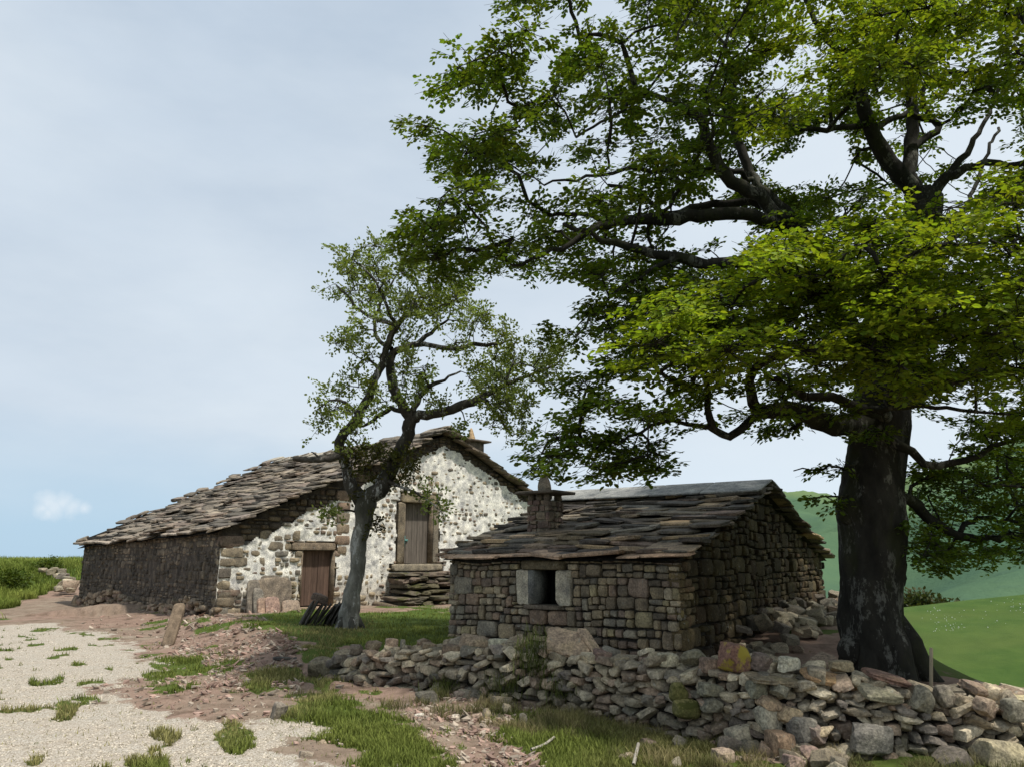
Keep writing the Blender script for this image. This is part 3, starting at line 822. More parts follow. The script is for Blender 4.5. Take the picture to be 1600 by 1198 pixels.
    for (E_, s_, n_) in ((EL, sL, nL), (ER, sR, nR)):
        nu_, nr_ = 12, 8
        g = [[E_ + FW*(-.05+(FLEN+.15)*i/nu_) + s_*(.06+(SL+.2)*j/nr_) + n_*(-.02) + np.array([0,0,sag((FLEN)*i/nu_, SL*j/nr_)]) for i in range(nu_+1)] for j in range(nr_+1)]
        V = np.array(g).reshape(-1,3); Fq = [[j*(nu_+1)+i, j*(nu_+1)+i+1, (j+1)*(nu_+1)+i+1, (j+1)*(nu_+1)+i] for j in range(nr_) for i in range(nu_)]
        mb.add(V, [Fq], (.03,.027,.024))
    mb.build('roof', M_SLATE, root, sharp=34)
    # ridge slabs (pale ones towards the far end)
    mb = MB(); x = -.3
    while x < FLEN:
        w = rnd.uniform(.7,1.2)
        for s_, n_ in ((sL, nL), (sR, nR)):
            c = FC + FG*FHALF + np.array([0,0,FR+.10+sag(x+w/2, SL)]) + FW*(x+w/2) - s_*.2 + n_*.07
            add_rock(mb, c, (w/2,.24,.035), frame(FW,s_,n_), np.array((.36,.33,.28) if x > FLEN*.55 else (.23,.20,.165))*rnd.uniform(.85,1.1), n=4, e=14, cuts=3, depth=.06, rough=.02)
        x += w
    mb.build('ridge_slab', M_SLATE, root)
    # ---- doors
    Mg = frame(FG, FN, (0,0,1))
    def door(dd, mat, rec, boards, latch=None):
        k = MB(); w = (dd[1]-dd[0])/boards
        for b in range(boards):
            box(k, FC+FG*(dd[0]+w*(b+.5))+FN*(-rec-rnd.uniform(0,.008))+np.array([0,0,(dd[2]+dd[3])/2]), (w/2-.004,.02,(dd[3]-dd[2])/2-rnd.uniform(0,.02)), Mg, (1,1,1))
        o = k.build('door', mat, root, smooth=False)
        if latch:
            k = MB(); c = FC+FG*latch[0]+FN*(-rec+.03)+np.array([0,0,latch[1]])
            box(k, c, (.025,.012,.16), Mg, (1,1,1)); box(k, c+np.array([0,0,.03])+FG*.05, (.07,.016,.03), Mg, (1,1,1)); k.build('latch', M_TEAL, o)
        return o
    door(d1, M_WOODB, .16, 5)
    lt = puv(637, 845); door(d2, M_WOOD, .20, 5, (max(lt[0], d2[0]+.07), lt[1]))
    for dd, rec in ((d1,.16),(d2,.20)):
        k = MB()
        k2 = [(dd[0]-.03, dd), (dd[1]+.03, dd)]
        for x, _ in k2: box(k, FC+FG*x+FN*(-rec/2-.03)+np.array([0,0,(dd[2]+dd[3])/2]), (.03,rec/2+.05,(dd[3]-dd[2])/2), Mg, (.17,.135,.10))
        box(k, FC+FG*(dd[0]+dd[1])/2+FN*(-.45)+np.array([0,0,(dd[2]+dd[3])/2]), (.8,.02,1.2), Mg, (.01,.01,.01))  # near-black sheet behind the boards stands in for the unlit interior
        k.build('door_reveal', M_GABLE, root)
    def fr(q, col, nm, pr=.05):
        k = MB(); add_rock(k, FC+FG*(q[0]+q[1])/2+FN*(pr-.14)+np.array([0,0,(q[2]+q[3])/2]), ((q[1]-q[0])/2-.003,.15,(q[3]-q[2])/2-.004), Mg, col, n=6, e=14, cuts=3, depth=.06, rough=.025)
        k.build(nm, M_GABLE, root, sharp=34)
    fr(lin1, (.22,.175,.13), 'door_lintel'); fr(lin2, (.24,.20,.14), 'door_lintel')
    fr(j2a, (.18,.15,.11), 'door_jamb'); fr(j2b, (.19,.165,.13), 'door_jamb'); fr(sill2, (.27,.235,.18), 'door_sill', .12)
    s1 = (d1[0]-.1, d1[1]+.15, d1[2]-.14, d1[2]-.01); fr(s1, (.36,.27,.20), 'door_sill', .2)
    # ---- stone staircase to the upper door
    k = MB(); ua = puv(572,955)[0]; ub = d2[1]+2.2; zt = d2[2]-.2; gz = -.05
    steps = 7; u_l = puv(603,895)[0]
    for s in range(steps):
        z1 = zt - s*(zt-gz-.1)/steps; hh = (zt-gz-.1)/steps
        left = u_l + .05*rnd.random() - (0 if s < 4 else .28*(s-3)); dep = .75 + .10*s
        x = left
        right = ub if s < 4 else d2[1]+.6-.25*(s-4)
        while x < right:
            w = rnd.uniform(.2,.8); w = min(w, right-x+.05)
            add_rock(k, FC+FG*(x+w/2)+FN*(dep/2+.02+rnd.uniform(-.07,.07))+np.array([0,0,z1-hh/2+rnd.uniform(-.03,.02)]), (w/2+.01,dep/2,hh/2*rnd.uniform(.7,1.05)), Mg @ rot_axis(rng.normal(size=3), rnd.gauss(0,.07)), pick([(.10,.085,.065),(.08,.07,.052),(.14,.112,.09),(.09,.08,.05),(.17,.13,.105)]), n=6, e=rnd.uniform(6,10), cuts=8, depth=.32, rough=.09)
            x += w
    for q in range(70):                                # rubble filling below the landing
        x = rnd.uniform(d2[0]+.6, ub); z_ = rnd.uniform(gz, zt-.6)
        add_rock(k, FC+FG*x+FN*(rnd.uniform(.6,.98))+np.array([0,0,z_]), np.array([rnd.uniform(.08,.18),rnd.uniform(.1,.2),rnd.uniform(.06,.12)]), Mg @ rot_axis(rng.normal(size=3), rnd.uniform(0,.7)), pick([(.12,.10,.08),(.16,.12,.105),(.10,.09,.07)]), n=3, e=4)
    k.build('staircase', M_MOSSY, root, sharp=34)
    # ---- chimney beyond the ridge
    Q = on_plane(736, 700, FC+FW*2.4, FN)
    k = MB(); box(k, Q+np.array([0,0,-.55]), (.33,.33,.75), Mg, (.10,.085,.07)); co = k.build('chimney', M_SLATE, root, smooth=False)
    k = MB(); add_rock(k, Q+np.array([0,0,.24]), (.62,.5,.035), Mg, (.14,.115,.095), n=5, e=12, cuts=4, depth=.08); k.build('chimney_cap', M_SLATE, co)
    k = MB(); P, F = rock(5, 4, 2, .15, .03); tp_ = 1-.8*((P[:,2]+1)/2)
    k.add(np.stack([P[:,0]*.17*tp_, P[:,1]*.15*tp_, P[:,2]*.25], 1) @ Mg + Q + np.array([0,0,.5]), [F], (.42,.30,.18)); k.build('chimney_finial', M_SLATE, co)
farmhouse(); _lap('farmhouse')

# ================================================================== loose stones
def rock_obj(name, label, cat, c, half, M, col, mat=M_STONE, group=None, n=9, e=7, cuts=9, depth=.36, rough=.06):
    P, F = rock(n=n, e=e, cuts=cuts, depth=depth, rough=rough)
    V = (P*np.asarray(half)) @ M
    cc = np.array(col)[None, :]*(.85+.3*rng.random((len(P), 1)))
    o = np_mesh(name, V, [F], mat, cc, sharp=32)
    # split sharp facets from soft ones
    o.location = Vector([float(q) for q in c]); return tag(o, label, cat, group)

def rmat(yaw=0, tilt=0, roll=0):
    return (rot_axis((0,0,1), yaw) @ rot_axis((1,0,0), tilt) @ rot_axis((0,1,0), roll)).T

# ------------------------------------------------------------------ dry stone wall
WL = np.array([(-2.75,11.2),(-1.9,10.45),(-.75,9.75),(.6,9.1),(1.5,8.5),(2.3,7.95),(3.3,7.6),(4.6,7.45),(8.5,7.7)])
_sx = np.concatenate([[0], np.cumsum(np.hypot(*np.diff(WL, axis=0).T))])
WT_px = np.array([470,560,700,850,900,1000,1100,1200,1300,1400,1470,1550,1620,2200]); WT_py = np.array([1036,1018,1010,1014,1022,1030,1036,1044,1058,1074,1094,1090,1090,1090])
def wl(s):
    p = np.array([np.interp(s, _sx, WL[:,0]), np.interp(s, _sx, WL[:,1])])
    q = np.array([np.interp(s+.05, _sx, WL[:,0]), np.interp(s+.05, _sx, WL[:,1])])
    t = norm(q-p); return p, t, np.array([t[1], -t[0]])
def wtop(s):
    p, t, n = wl(s); px, _ = proj(np.array([p[0], p[1], .3]))
    py = np.interp(px, WT_px, WT_py); return at(float(px), float(py), p[1])[2]
WLEN = _sx[-1]
def wall_at(px):                         # arc length where the wall crosses a pixel column
    s = np.linspace(0, WLEN, 400)
    P = np.array([[*wl(q)[0], .3] for q in s]); x, _ = proj(P); return float(np.interp(px, x, s))

def dry_wall():
    mb = MB(); s = 0.0
    # dark heart of the wall
    ss = np.linspace(-.1, WLEN, 60); V = []
    for q in ss:
        p, t, n = wl(max(0, q)); zt = wtop(max(0,q))-.12; g = h1(*p)-.1
        for d, z in ((-.10, g), (-.16, zt), (-.50, zt), (-.58, g)): V.append([*(p+n*d), z])
    F = [[4*i+k, 4*i+4+k, 4*i+5+k, 4*i+1+k] for i in range(len(ss)-1) for k in range(3)]
    mb.add(V, [F], (.03,.026,.022))
    for layer, (dd, zoff) in enumerate(((-.10, 0), (-.30, .03), (-.50, 0.0))):
        v = -.08
        while v < 1.0:
            h = rnd.uniform(.06,.13); s = rnd.uniform(-.1,.05)
            while s < WLEN:
                w = rnd.uniform(.08,.22)*(1.4 if rnd.random() < .15 else 1)
                p, t, n = wl(s+w/2); g = h1(*p); zt = wtop(s+w/2)
                z = g+v+h/2+rnd.uniform(-.03,.03)
                s += w
                if z > zt-.02+rnd.uniform(-.05,.03): continue
                if layer and z < zt-.25: continue
                T = np.array([*t,0]); Nn = np.array([*n,0])
                R = rot_axis(Nn, rnd.gauss(0,.26)) @ rot_axis(T, rnd.gauss(0,.14)) @ rot_axis((0,0,1), rnd.gauss(0,.2))
                mossy = 1.0
                col = pick(PAL_RUB, .2)
                if z < g+.2: col = col*.75
                bat = -.05*(z-g)/.5
                add_rock(mb, np.array([*(p+n*(dd+bat+rnd.uniform(-.05,.07))), z+zoff]), (w/2*1.02, rnd.uniform(.09,.15), h/2*rnd.uniform(.9,1.3)), frame(T,Nn,(0,0,1)) @ R.T, col, n=5, e=rnd.uniform(6,14), cuts=10, depth=.42, rough=.09)
            v += h*.94
    o = mb.build('dry_stone_wall', M_STONE, sharp=34)
    tag(o, 'low crumbling dry stone wall running across the foreground before the hut', 'wall')
dry_wall(); _lap('dry_wall')

# big stones on and against the wall: px, py centre, width/height in px, depth offset behind wall face, colour, yaw, tilt, roll, flat, label
PINK, TAN, GREY, PALE, PURP, BRN, DK, ORG = (.30,.205,.16), (.33,.265,.19), (.20,.18,.15), (.50,.46,.38), (.20,.14,.13), (.24,.18,.135), (.12,.105,.09), (.38,.25,.16)
STONES = [
 ('stone_slab', 888,1004,78,44,.30,(.36,.265,.185),-.25,.85,.30,.05,'large tilted tan sandstone slab on the wall below the hut window'),
 ('stone_slab', 921,1001,20,44,.45,(.27,.24,.19),.5,.4,-.75,.05,'slim grey slab leaning behind the large tilted tan slab'),
 ('stone', 742,1010,52,36,.30,(.33,.245,.185),.3,.2,.25,.12,'wide pinkish brown stone on the wall top, left of the small tan stone'),
 ('stone', 708,1022,34,34,.25,(.22,.16,.125),-.3,0,.2,.14,'upright brown stone beside the pinkish one at the hut corner'),
 ('stone', 778,1004,36,16,.40,PALE,.2,.1,.1,.07,'small pale tan stone on the wall top behind the pinkish stone'),
 ('stone_slab', 803,1006,44,26,.25,(.30,.23,.165),.4,.3,-.55,.06,'narrow tan slab tilted up to the right below the hut window'),
 ('stone', 668,1014,28,22,.35,BRN,.4,.1,.1,.1,'round brown stone on the wall top before the lawn'),
 ('stone', 612,1004,22,16,.45,(.34,.245,.20),.2,0,.1,.07,'small pinkish block on the wall top left of the upright chip'),
 ('stone', 583,1010,26,20,.45,BRN,.7,.1,0,.09,'dull brown block at the left part of the wall top'),
 ('stone', 629,1009,9,22,.4,GREY,.2,.1,.1,.04,'thin grey chip standing upright on the wall before the lawn'),
 ('stone', 557,1014,24,16,.4,(.19,.15,.13),.2,0,.1,.07,'flat dark stone on the wall top near its left end'),
 ('boulder', 508,1043,58,34,.10,(.20,.165,.125),.2,.15,.12,.22,'big brown flat-topped boulder at the left end of the wall'),
 ('boulder', 1147,1026,56,46,.18,(.25,.135,.11),.4,.1,.2,.2,'red boulder with a yellow lichen patch on the wall top'),
 ('stone', 944,1024,38,22,.25,(.22,.145,.13),.2,.1,.1,.1,'purple brown block on the wall top right of the tilted slab'),
 ('stone', 968,1034,30,20,.2,(.29,.235,.175),.5,.3,-.4,.07,'narrow tan stone leaning beside the purple brown block'),
 ('stone', 1016,1034,26,16,.2,(.23,.145,.13),.1,0,0,.08,'small wine-red stone between the grey and white ones'),
 ('stone', 1043,1030,34,22,.2,(.48,.42,.33),.3,.1,.1,.1,'whitish angular stone on the wall top before the hut corner'),
 ('stone', 1084,1028,38,28,.25,(.22,.195,.15),.6,.1,0,.13,'grey rounded stone on the wall top left of the red boulder'),
 ('stone', 1111,1040,34,26,.15,(.24,.165,.135),.3,.1,.3,.11,'red brown wedge touching the left side of the red boulder'),
 ('stone', 1190,1034,36,28,.25,(.20,.15,.14),-.3,.1,.5,.12,'dusky purple stone between the red boulder and the white block'),
 ('stone', 1229,1037,40,24,.25,(.55,.50,.42),.2,.1,.05,.11,'white block on the wall top, brightest stone there'),
 ('stone_slab', 1205,1060,84,16,.10,(.27,.215,.16),.05,.05,.08,.06,'long flat brown slab under the white block'),
 ('stone_slab', 1296,1060,92,24,.15,(.42,.265,.16),-.1,.25,.22,.05,'long orange brown slab lying tilted on the wall'),
 ('stone', 1313,1040,40,18,.30,(.33,.26,.18),.2,0,-.05,.08,'tan oblong block resting above the long orange slab'),
 ('stone_slab', 1384,1057,66,16,.30,(.25,.15,.125),-.1,.1,.22,.05,'long red slab with pale end before the beech trunk'),
 ('stone_slab', 1374,1082,66,28,.05,(.34,.30,.23),.1,.3,.12,.07,'broad pale grey slab on the wall before the beech trunk'),
 ('stone', 1440,1092,30,44,.02,(.27,.24,.20),.3,.2,.6,.1,'leaning grey block left of the wooden stick'),
 ('stone', 1474,1086,30,34,.10,(.25,.21,.18),.2,.1,.05,.12,'squarish grey block right of the wooden stick'),
 ('stone_slab', 1530,1076,52,26,.30,(.32,.23,.185),.2,.3,.25,.07,'pinkish slab on the wall near the right edge'),
 ('stone', 1501,1095,38,22,.05,(.34,.27,.21),.2,.2,.35,.09,'pale pink stone sloping right on the wall near the right edge'),
 ('stone', 1536,1103,42,30,.0,(.33,.245,.20),.5,.2,.3,.12,'rosy angular stone in the wall near the right edge'),
 ('stone', 1582,1107,44,36,.0,(.25,.225,.19),.2,.15,.1,.15,'grey cut block at the right edge of the wall'),
 ('stone_slab', 1585,1086,60,9,.25,(.56,.47,.33),.05,.1,.04,.03,'thin pale cream slab on top of the wall at the right edge'),
 ('stone', 1110,1078,40,24,.02,(.23,.21,.17),.4,.2,.3,.1,'grey tilted block under the red boulder'),
 ('stone', 1134,1056,32,14,.1,(.26,.19,.155),.1,.1,0,.07,'rosy oblong stone just under the red boulder'),
 ('stone', 1112,1100,38,24,-.02,(.20,.18,.15),.0,.05,0,.13,'squared grey block low in the wall right of the mossy stones'),
 ('stone', 1178,1075,38,28,.0,(.22,.21,.175),.3,.2,.1,.13,'flat grey stone in the wall below the long brown slab'),
 ('stone', 1217,1077,32,26,.0,(.24,.22,.19),.7,.2,.5,.1,'kite-shaped grey stone below the white block'),
]
def fit_stone(px, py, wpx, hpx, Y):
    c = at(px, py, Y); d = np.linalg.norm(c-EYE)*math.cos(math.atan(math.hypot(px-800, py-599)/1200))
    return c, wpx/1200*d, hpx/1200*d
for (nm, px, py, w, h, off, col, yaw, tilt, roll, thick, lab) in STONES:
    s = wall_at(px); p, t, n = wl(s); Y = p[1] + off
    c, W, Hh = fit_stone(px, py, w, h, Y)
    col = np.array(col)*np.array([.88,.92,.87]); W *= .84; Hh *= .84
    if nm == 'stone_slab':
        hy = max(Hh*.55, .10); half = (W/2*1.05, hy/max(.35, abs(math.sin(tilt))+.35)*.8, thick/2*1.1)
    else:
        half = (W/2*1.05, min(W, Hh)*.5+.02, Hh/2*1.08)
        tilt *= .5; roll *= .6
    mat = M_REDLICHEN if 'lichen' in lab else M_STONE
    if 'large tilted' in lab: half, tilt, roll, col = (W/2*1.05, .20, .03), .62, .22, np.array((.46,.345,.245))
    rock_obj(nm, lab, 'stone' if nm != 'boulder' else 'boulder', c, half, rmat(yaw, tilt, roll), col, mat, n=10, e=8 if nm != 'stone_slab' else 12, cuts=10, depth=.40 if nm != 'stone_slab' else .2, rough=.07)

FALLEN = [
 ('stone', 1157,1150,48,34,(.38,.34,.26),.3,'cream spotted boulder fallen before the wall, left of the dark stick-like shard'),
 ('stone', 1200,1096,38,24,(.40,.30,.21),.2,'orange cream oblong stone fallen on the front of the wall'),
 ('stone', 1198,1120,36,36,(.42,.39,.31),.5,'pale grey stone fallen below the orange cream oblong'),
 ('stone', 1232,1116,36,24,(.42,.33,.22),.2,'cream pointed stone fallen right of the pale grey one'),
 ('stone', 1217,1166,46,44,(.34,.24,.165),.4,'large orange brown angular stone at the bottom of the fallen heap'),
 ('stone', 1252,1135,46,38,(.24,.225,.20),.2,'long grey lichened stone at the top of the fallen heap'),
 ('stone', 1270,1148,38,36,(.25,.20,.175),.6,'purple grey block lying against the long lichened stone'),
 ('stone', 1268,1182,34,34,(.33,.235,.195),.3,'pink block at the bottom edge of the fallen heap'),
 ('stone', 1288,1142,30,14,(.44,.36,.25),.1,'flat cream stone right of the purple grey block'),
 ('stone_slab', 1176,1143,46,16,(.16,.125,.11),-.5,'dark thin shard sloping beside the cream spotted boulder'),
 ('stone', 1207,1142,24,26,(.27,.24,.19),.2,'small grey stone wedged between the cream and orange boulders'),
 ('stone_slab', 1360,1152,72,54,(.23,.215,.19),.15,'largest flat grey slab face leaning on the front of the wall'),
 ('boulder', 1562,1180,78,44,(.40,.35,.24),.2,'pale yellowish boulder in the dry grass at bottom right corner'),
 ('stone', 437,1112,22,28,(.25,.22,.185),.6,'grey upright stone in the grass beside the track'),
 ('stone_slab', 718,1084,24,18,(.27,.22,.19),.5,'small square slab stuck in the bank under the wall'),
 ('stone', 656,1118,17,9,(.62,.57,.5),.1,'small white stone in the dirt under the wall, leftmost of two'),
 ('stone', 712,1122,13,12,(.60,.52,.44),.1,'small white stone in the dirt under the wall, right of its twin'),
 ('stone', 746,1121,17,14,(.40,.30,.24),.1,'small rosy stone in the dirt between two pale ones'),
 ('stone', 760,1115,12,17,(.46,.38,.28),.3,'small cream upright stone in the dirt bank'),
 ('stone', 792,1107,14,22,(.42,.35,.25),.3,'cream block standing in the dirt bank below the wall'),
 ('stone', 818,1122,10,18,(.44,.38,.30),.6,'thin pale chip standing in the dirt bank'),
 ('stone', 503,1160,16,9,(.40,.32,.24),.1,'small tan stone in the grass near the gravel'),
 ('stone', 980,1184,34,14,(.48,.40,.30),.1,'flat cream stone in the grass near the bottom edge'),
 ('stone', 1010,1162,30,16,(.20,.15,.13),.4,'dull brown stone in the mossy grass'),
 ('stone', 1078,1146,24,12,(.34,.27,.20),.2,'tan stone in the mossy grass below the bleached branch'),
 ('stone_slab', 447,1028,44,6,(.09,.085,.08),.2,'flat dark slate lying on the bare earth before the lawn'),
 ('stone', 478,1180,24,14,(.36,.30,.24),.1,'pale stone at the edge of gravel and grass'),
 ('stone', 1130,1182,30,26,(.33,.26,.2),.4,'tan stone in dry grass at the foot of the fallen heap'),
 ('stone', 1240,1192,30,22,(.30,.22,.19),.2,'rosy brown stone at the bottom edge between two blocks'),
]
for (nm, px, py, w, h, col, yaw, lab) in FALLEN:
    P = gp(px, py+h*.42)
    Y = P[1]+.05
    if px > 1150 and py < 1175 and px < 1420:
        s = wall_at(px); Yw = wl(s)[0][1]; Y = min(Y, Yw-.02) if py > 1125 else Yw+.0
        if 'leaning' in lab: Y = Yw-.06
    c, W, Hh = fit_stone(px, py, w, h, Y)
    W *= .9; Hh *= .9; col = np.array(col)*.9
    if nm == 'stone_slab' and 'leaning' in lab: half, M = (W/2, .09, Hh/2), rmat(yaw, -.15, .1)
    elif nm == 'stone_slab': half, M = (W/2, max(.05, Hh*.5), max(.02, Hh*.28)), rmat(yaw, .1, .35 if 'shard' in lab else .05)
    else: half, M = (W/2*1.06, min(W, Hh*1.4)*.5, Hh/2*1.1), rmat(yaw, rnd.uniform(-.2,.2), rnd.uniform(-.25,.25))
    rock_obj(nm, lab, 'boulder' if nm == 'boulder' else 'stone', c, half, M, col, M_STONE, n=10, e=8, cuts=10, depth=.4, rough=.07)
for px, py, w, h, lab in ((1072,1106,44,30,'round stone capped with bright green moss at the wall foot'), (1060,1081,30,30,'pale stone with a dark moss cap above the bright mossy one')):
    s = wall_at(px); Y = wl(s)[0][1]-.06; c, W, Hh = fit_stone(px, py, w, h, Y)
    m = stone_mat('moss_cap', lichen=.3, moss=3.0)
    rock_obj('mossy_stone', lab, 'stone', c, (W/2, W/2*.8, Hh/2), rmat(.3,0,.1), (.16,.15,.06) if 'bright' in lab else (.27,.25,.21), m, n=8, e=3, cuts=2)

# heap of rubble against the hut gable, small fallen stones, chips
protos = []
def proto_rock(k, col, mat=M_STONE):
    P, F = rock(n=7, e=rnd.uniform(6,10), cuts=10, depth=.42, rough=.07)
    o = np_mesh('rubble_stone', P, [F], mat, np.broadcast_to(np.array(col), (len(P),3))*(.85+.3*rng.random((len(P),1))), sharp=32)
    me = o.data; bpy.data.objects.remove(o); return me
protos = [proto_rock(k, pick(PAL_RUB, .2)) for k in range(16)]
def copy_rock(name, me, c, half, yaw, tilt, roll, label, group):
    o = bpy.data.objects.new(name, me); COL.objects.link(o)
    o.location = c; o.scale = half; o.rotation_euler = (tilt, roll, yaw)
    return tag(o, label, 'stone', group)
for k in range(130):
    t = rnd.uniform(1.3, HG+.6); d = abs(rnd.gauss(0, .5))
    p = HA[:2] + HGd[:2]*t + HGN[:2]*(.1+d)
    if np.hypot(p[0]-5.02, p[1]-11.0) < .7: continue
    sz = rnd.uniform(.06,.16)
    hgt = max(0, .50*sm(1.3,3.2,t) - d*.5)
    z = h1(p[0], p[1]) + hgt*rnd.uniform(.5,1) + sz*.2
    copy_rock('rubble_stone', protos[k % 16], (p[0], p[1], z), (sz*rnd.uniform(.9,1.4), sz*rnd.uniform(.7,1.1), sz*rnd.uniform(.5,.8)), rnd.uniform(0,6), rnd.gauss(0,.3), rnd.gauss(0,.3),
              'angular brown stone in the shaded rubble heap along the hut gable', 'rubble heaped against the hut gable')
for k in range(46):                       # behind the wall, between it and hut / beech
    s = wall_at(rnd.uniform(1060, 1420)); p, t, n = wl(s); p = p - n*rnd.uniform(.55, 1.5)
    if np.hypot(p[0]-5.02, p[1]-11.0) < .8: continue
    sz = rnd.uniform(.06,.14)
    copy_rock('rubble_stone', protos[(k*5) % 16], (p[0], p[1], h1(p[0],p[1])+rnd.uniform(.1,.42)), (sz*1.2, sz, sz*.7), rnd.uniform(0,6), rnd.gauss(0,.3), rnd.gauss(0,.3),
              'loose stone piled between the wall and the hut corner', 'rubble between wall and hut')
for k in range(48):                       # tumbled in front of the wall on the right
    px = rnd.choice([rnd.uniform(1150,1310), rnd.uniform(1150,1310), rnd.uniform(700,1600)]); s = wall_at(px); p, t, n = wl(s); p = p + n*abs(rnd.gauss(.12,.28))
    sz = rnd.uniform(.045,.12)
    copy_rock('rubble_stone', protos[(k*3) % 16], (p[0], p[1], h1(p[0],p[1])+sz*.25), (sz*1.2, sz, sz*.75), rnd.uniform(0,6), rnd.gauss(0,.3), rnd.gauss(0,.3),
              'small angular stone tumbled to the foot of the dry stone wall', 'small stones fallen before the wall')
for k, (px, py, w) in enumerate([(78,893,12),(86,889,9),(96,892,11),(98,900,13),(107,905,14),(100,913,16),(112,914,20),(106,908,12),(88,898,9),(92,919,12),(66,890,9),(110,921,10)]):
    Y = 33.0 - (py-890)*.12; c = at(px, py, Y); W = w/1200*Y
    c[2] = max(c[2], h1(c[0], c[1])-.02)
    copy_rock('bank_stone', protos[(k*7) % 16], c, (W*.62, W*.55, W*.38), rnd.uniform(0,6), 0, 0, 'pale grey stone in the tumbled pile on the grassy bank', 'stones piled on the grassy bank')

# slabs leaning on the farmhouse gable
for (px, w, y0, y1, lean, off, col, lab) in (
    (396,18,906,966,.16,.30,(.20,.175,.145),'tall narrow grey slab leaning on the whitewashed gable, leftmost'),
    (428,50,902,950,.10,.12,(.23,.19,.15),'broad brown slab leaning flat on the gable behind the pink slabs'),
    (404,14,918,966,.22,.42,(.22,.20,.17),'pointed grey slab leaning before the tall narrow one'),
    (411,16,934,966,.28,.52,(.33,.235,.18),'pale pink slab leaning beside the pointed grey slab'),
    (426,20,932,966,.30,.58,(.32,.22,.18),'rounded pink slab leaning in the middle of the row'),
    (455,26,937,967,.34,.52,(.31,.24,.19),'low pink slab leaning at the right end of the row')):
    O = FC + FN*off; b = on_plane(px, y1, O, FN); tpt = on_plane(px, y0, O, FN)
    b[2] = min(b[2], h1(b[0], b[1])+.05)
    wv = w/1200*np.linalg.norm(b-EYE); hh = (tpt[2]-b[2])
    c = (b+tpt)/2 ; c[2] = b[2]+hh/2-.03
    M = frame(FG, FN, (0,0,1)) @ rot_axis(FG, -lean).T
    rock_obj('stone_slab', lab, 'slab', c, (wv/2*1.1, .05, hh/2+.04), M, col, M_GABLE, n=8, e=5, cuts=4, depth=.2, rough=.04)
# leaning plank by the dark long wall
pb = gp(262, 1008); ptp = at(281, 946, pb[1]+.55)
dv = norm(ptp-pb); k = MB()
Mp = frame(norm(np.cross(dv, (0,0,1))*-1), norm(np.cross(norm(np.cross(dv,(0,0,1))), dv)), dv)
P, F = rock(6, 9, 3, .12, .03); k.add((P*np.array([.105,.06,np.linalg.norm(ptp-pb)/2+.04])) @ Mp + (pb+ptp)/2, [F], (1,1,1))
tag(k.build('wooden_plank', plain_mat('plank_wood', (.16,.118,.08), var=.5, scale=(9,9,1.2), bump=.5)), 'weathered thick plank leaning on the dark long wall of the farmhouse', 'plank')
# stack of slates beside the small tree
sb = at(505, 978, 15.7); z0 = h1(sb[0], sb[1])
slate_me = None
for k in range(13):
    if slate_me is None or k % 4 == 0:
        P, F = rock(8, 7, 8, .3, .10)
        o = np_mesh('slate', P, [F], M_SLATE, np.broadcast_to(np.array((.075,.07,.062)), (len(P),3))); slate_me = o.data; bpy.data.objects.remove(o)
    o = bpy.data.objects.new('slate', slate_me); COL.objects.link(o)
    o.location = (sb[0]-.36+.062*k, sb[1]+rnd.uniform(-.04,.04), z0+.20+rnd.uniform(-.02,.03)); o.scale = (rnd.uniform(.018,.032), rnd.uniform(.18,.27), rnd.uniform(.2,.29))
    o.rotation_euler = (rnd.gauss(0,.06), .5+rnd.gauss(0,.06), .25+rnd.gauss(0,.06))
    tag(o, 'dark slate standing in the leaning stack beside the small tree', 'slate', 'slates stacked beside the small tree')
rock_obj('stone', 'dark round stone on top of the leaning slate stack', 'stone', (sb[0]-.1, sb[1], z0+.5), (.16,.13,.09), rmat(.2,.1,.2), (.12,.09,.075), M_SLATE, n=6)
# stick post, bleached branch, white stick
k = MB(); s = wall_at(1450); Yp = wl(s)[0][1]+.95
A_ = at(1449,1092,Yp); B_ = at(1455,1012,Yp); A_[2] = min(A_[2], h1(A_[0],A_[1])-.05); tube(k, catmull([A_, (A_+B_)/2+np.array([.006,0,0]), B_], .1), .018, 8, (1,1,1))
tag(k.build('wooden_post', M_POST), 'thin pale wooden stick standing behind the wall before the meadow', 'post')
k = MB(); pts = [gp(960,1123), gp(985,1125), gp(1010,1127), gp(1028,1125), gp(1052,1131)]
pts = [p+np.array([0,0,.10]) for p in pts]; tube(k, catmull(pts, .05), np.linspace(.014,.022,len(catmull(pts,.05))), 7, (1,1,1))
tag(k.build('fallen_branch', M_BLEACH), 'bleached crooked branch lying in the moss before the wall', 'branch')
k = MB(); a_, b_ = gp(990,1200)+np.array([0,0,.03]), gp(998,1178)+np.array([0,0,.09]); tube(k, [a_, b_], .016, 6, (1,1,1))
tag(k.build('wooden_stake', M_BLEACH), 'short white stick beside the flat cream stone at bottom edge', 'stick')
k = MB(); pts = [gp(830,1178)+np.array([0,0,.04]), gp(850,1172)+np.array([0,0,.05]), gp(866,1162)+np.array([0,0,.06])]; tube(k, catmull(pts,.05), .012, 6, (1,1,1))
tag(k.build('fallen_branch', M_BLEACH), 'grey twig pointing up out of the red earth under the wall', 'branch')

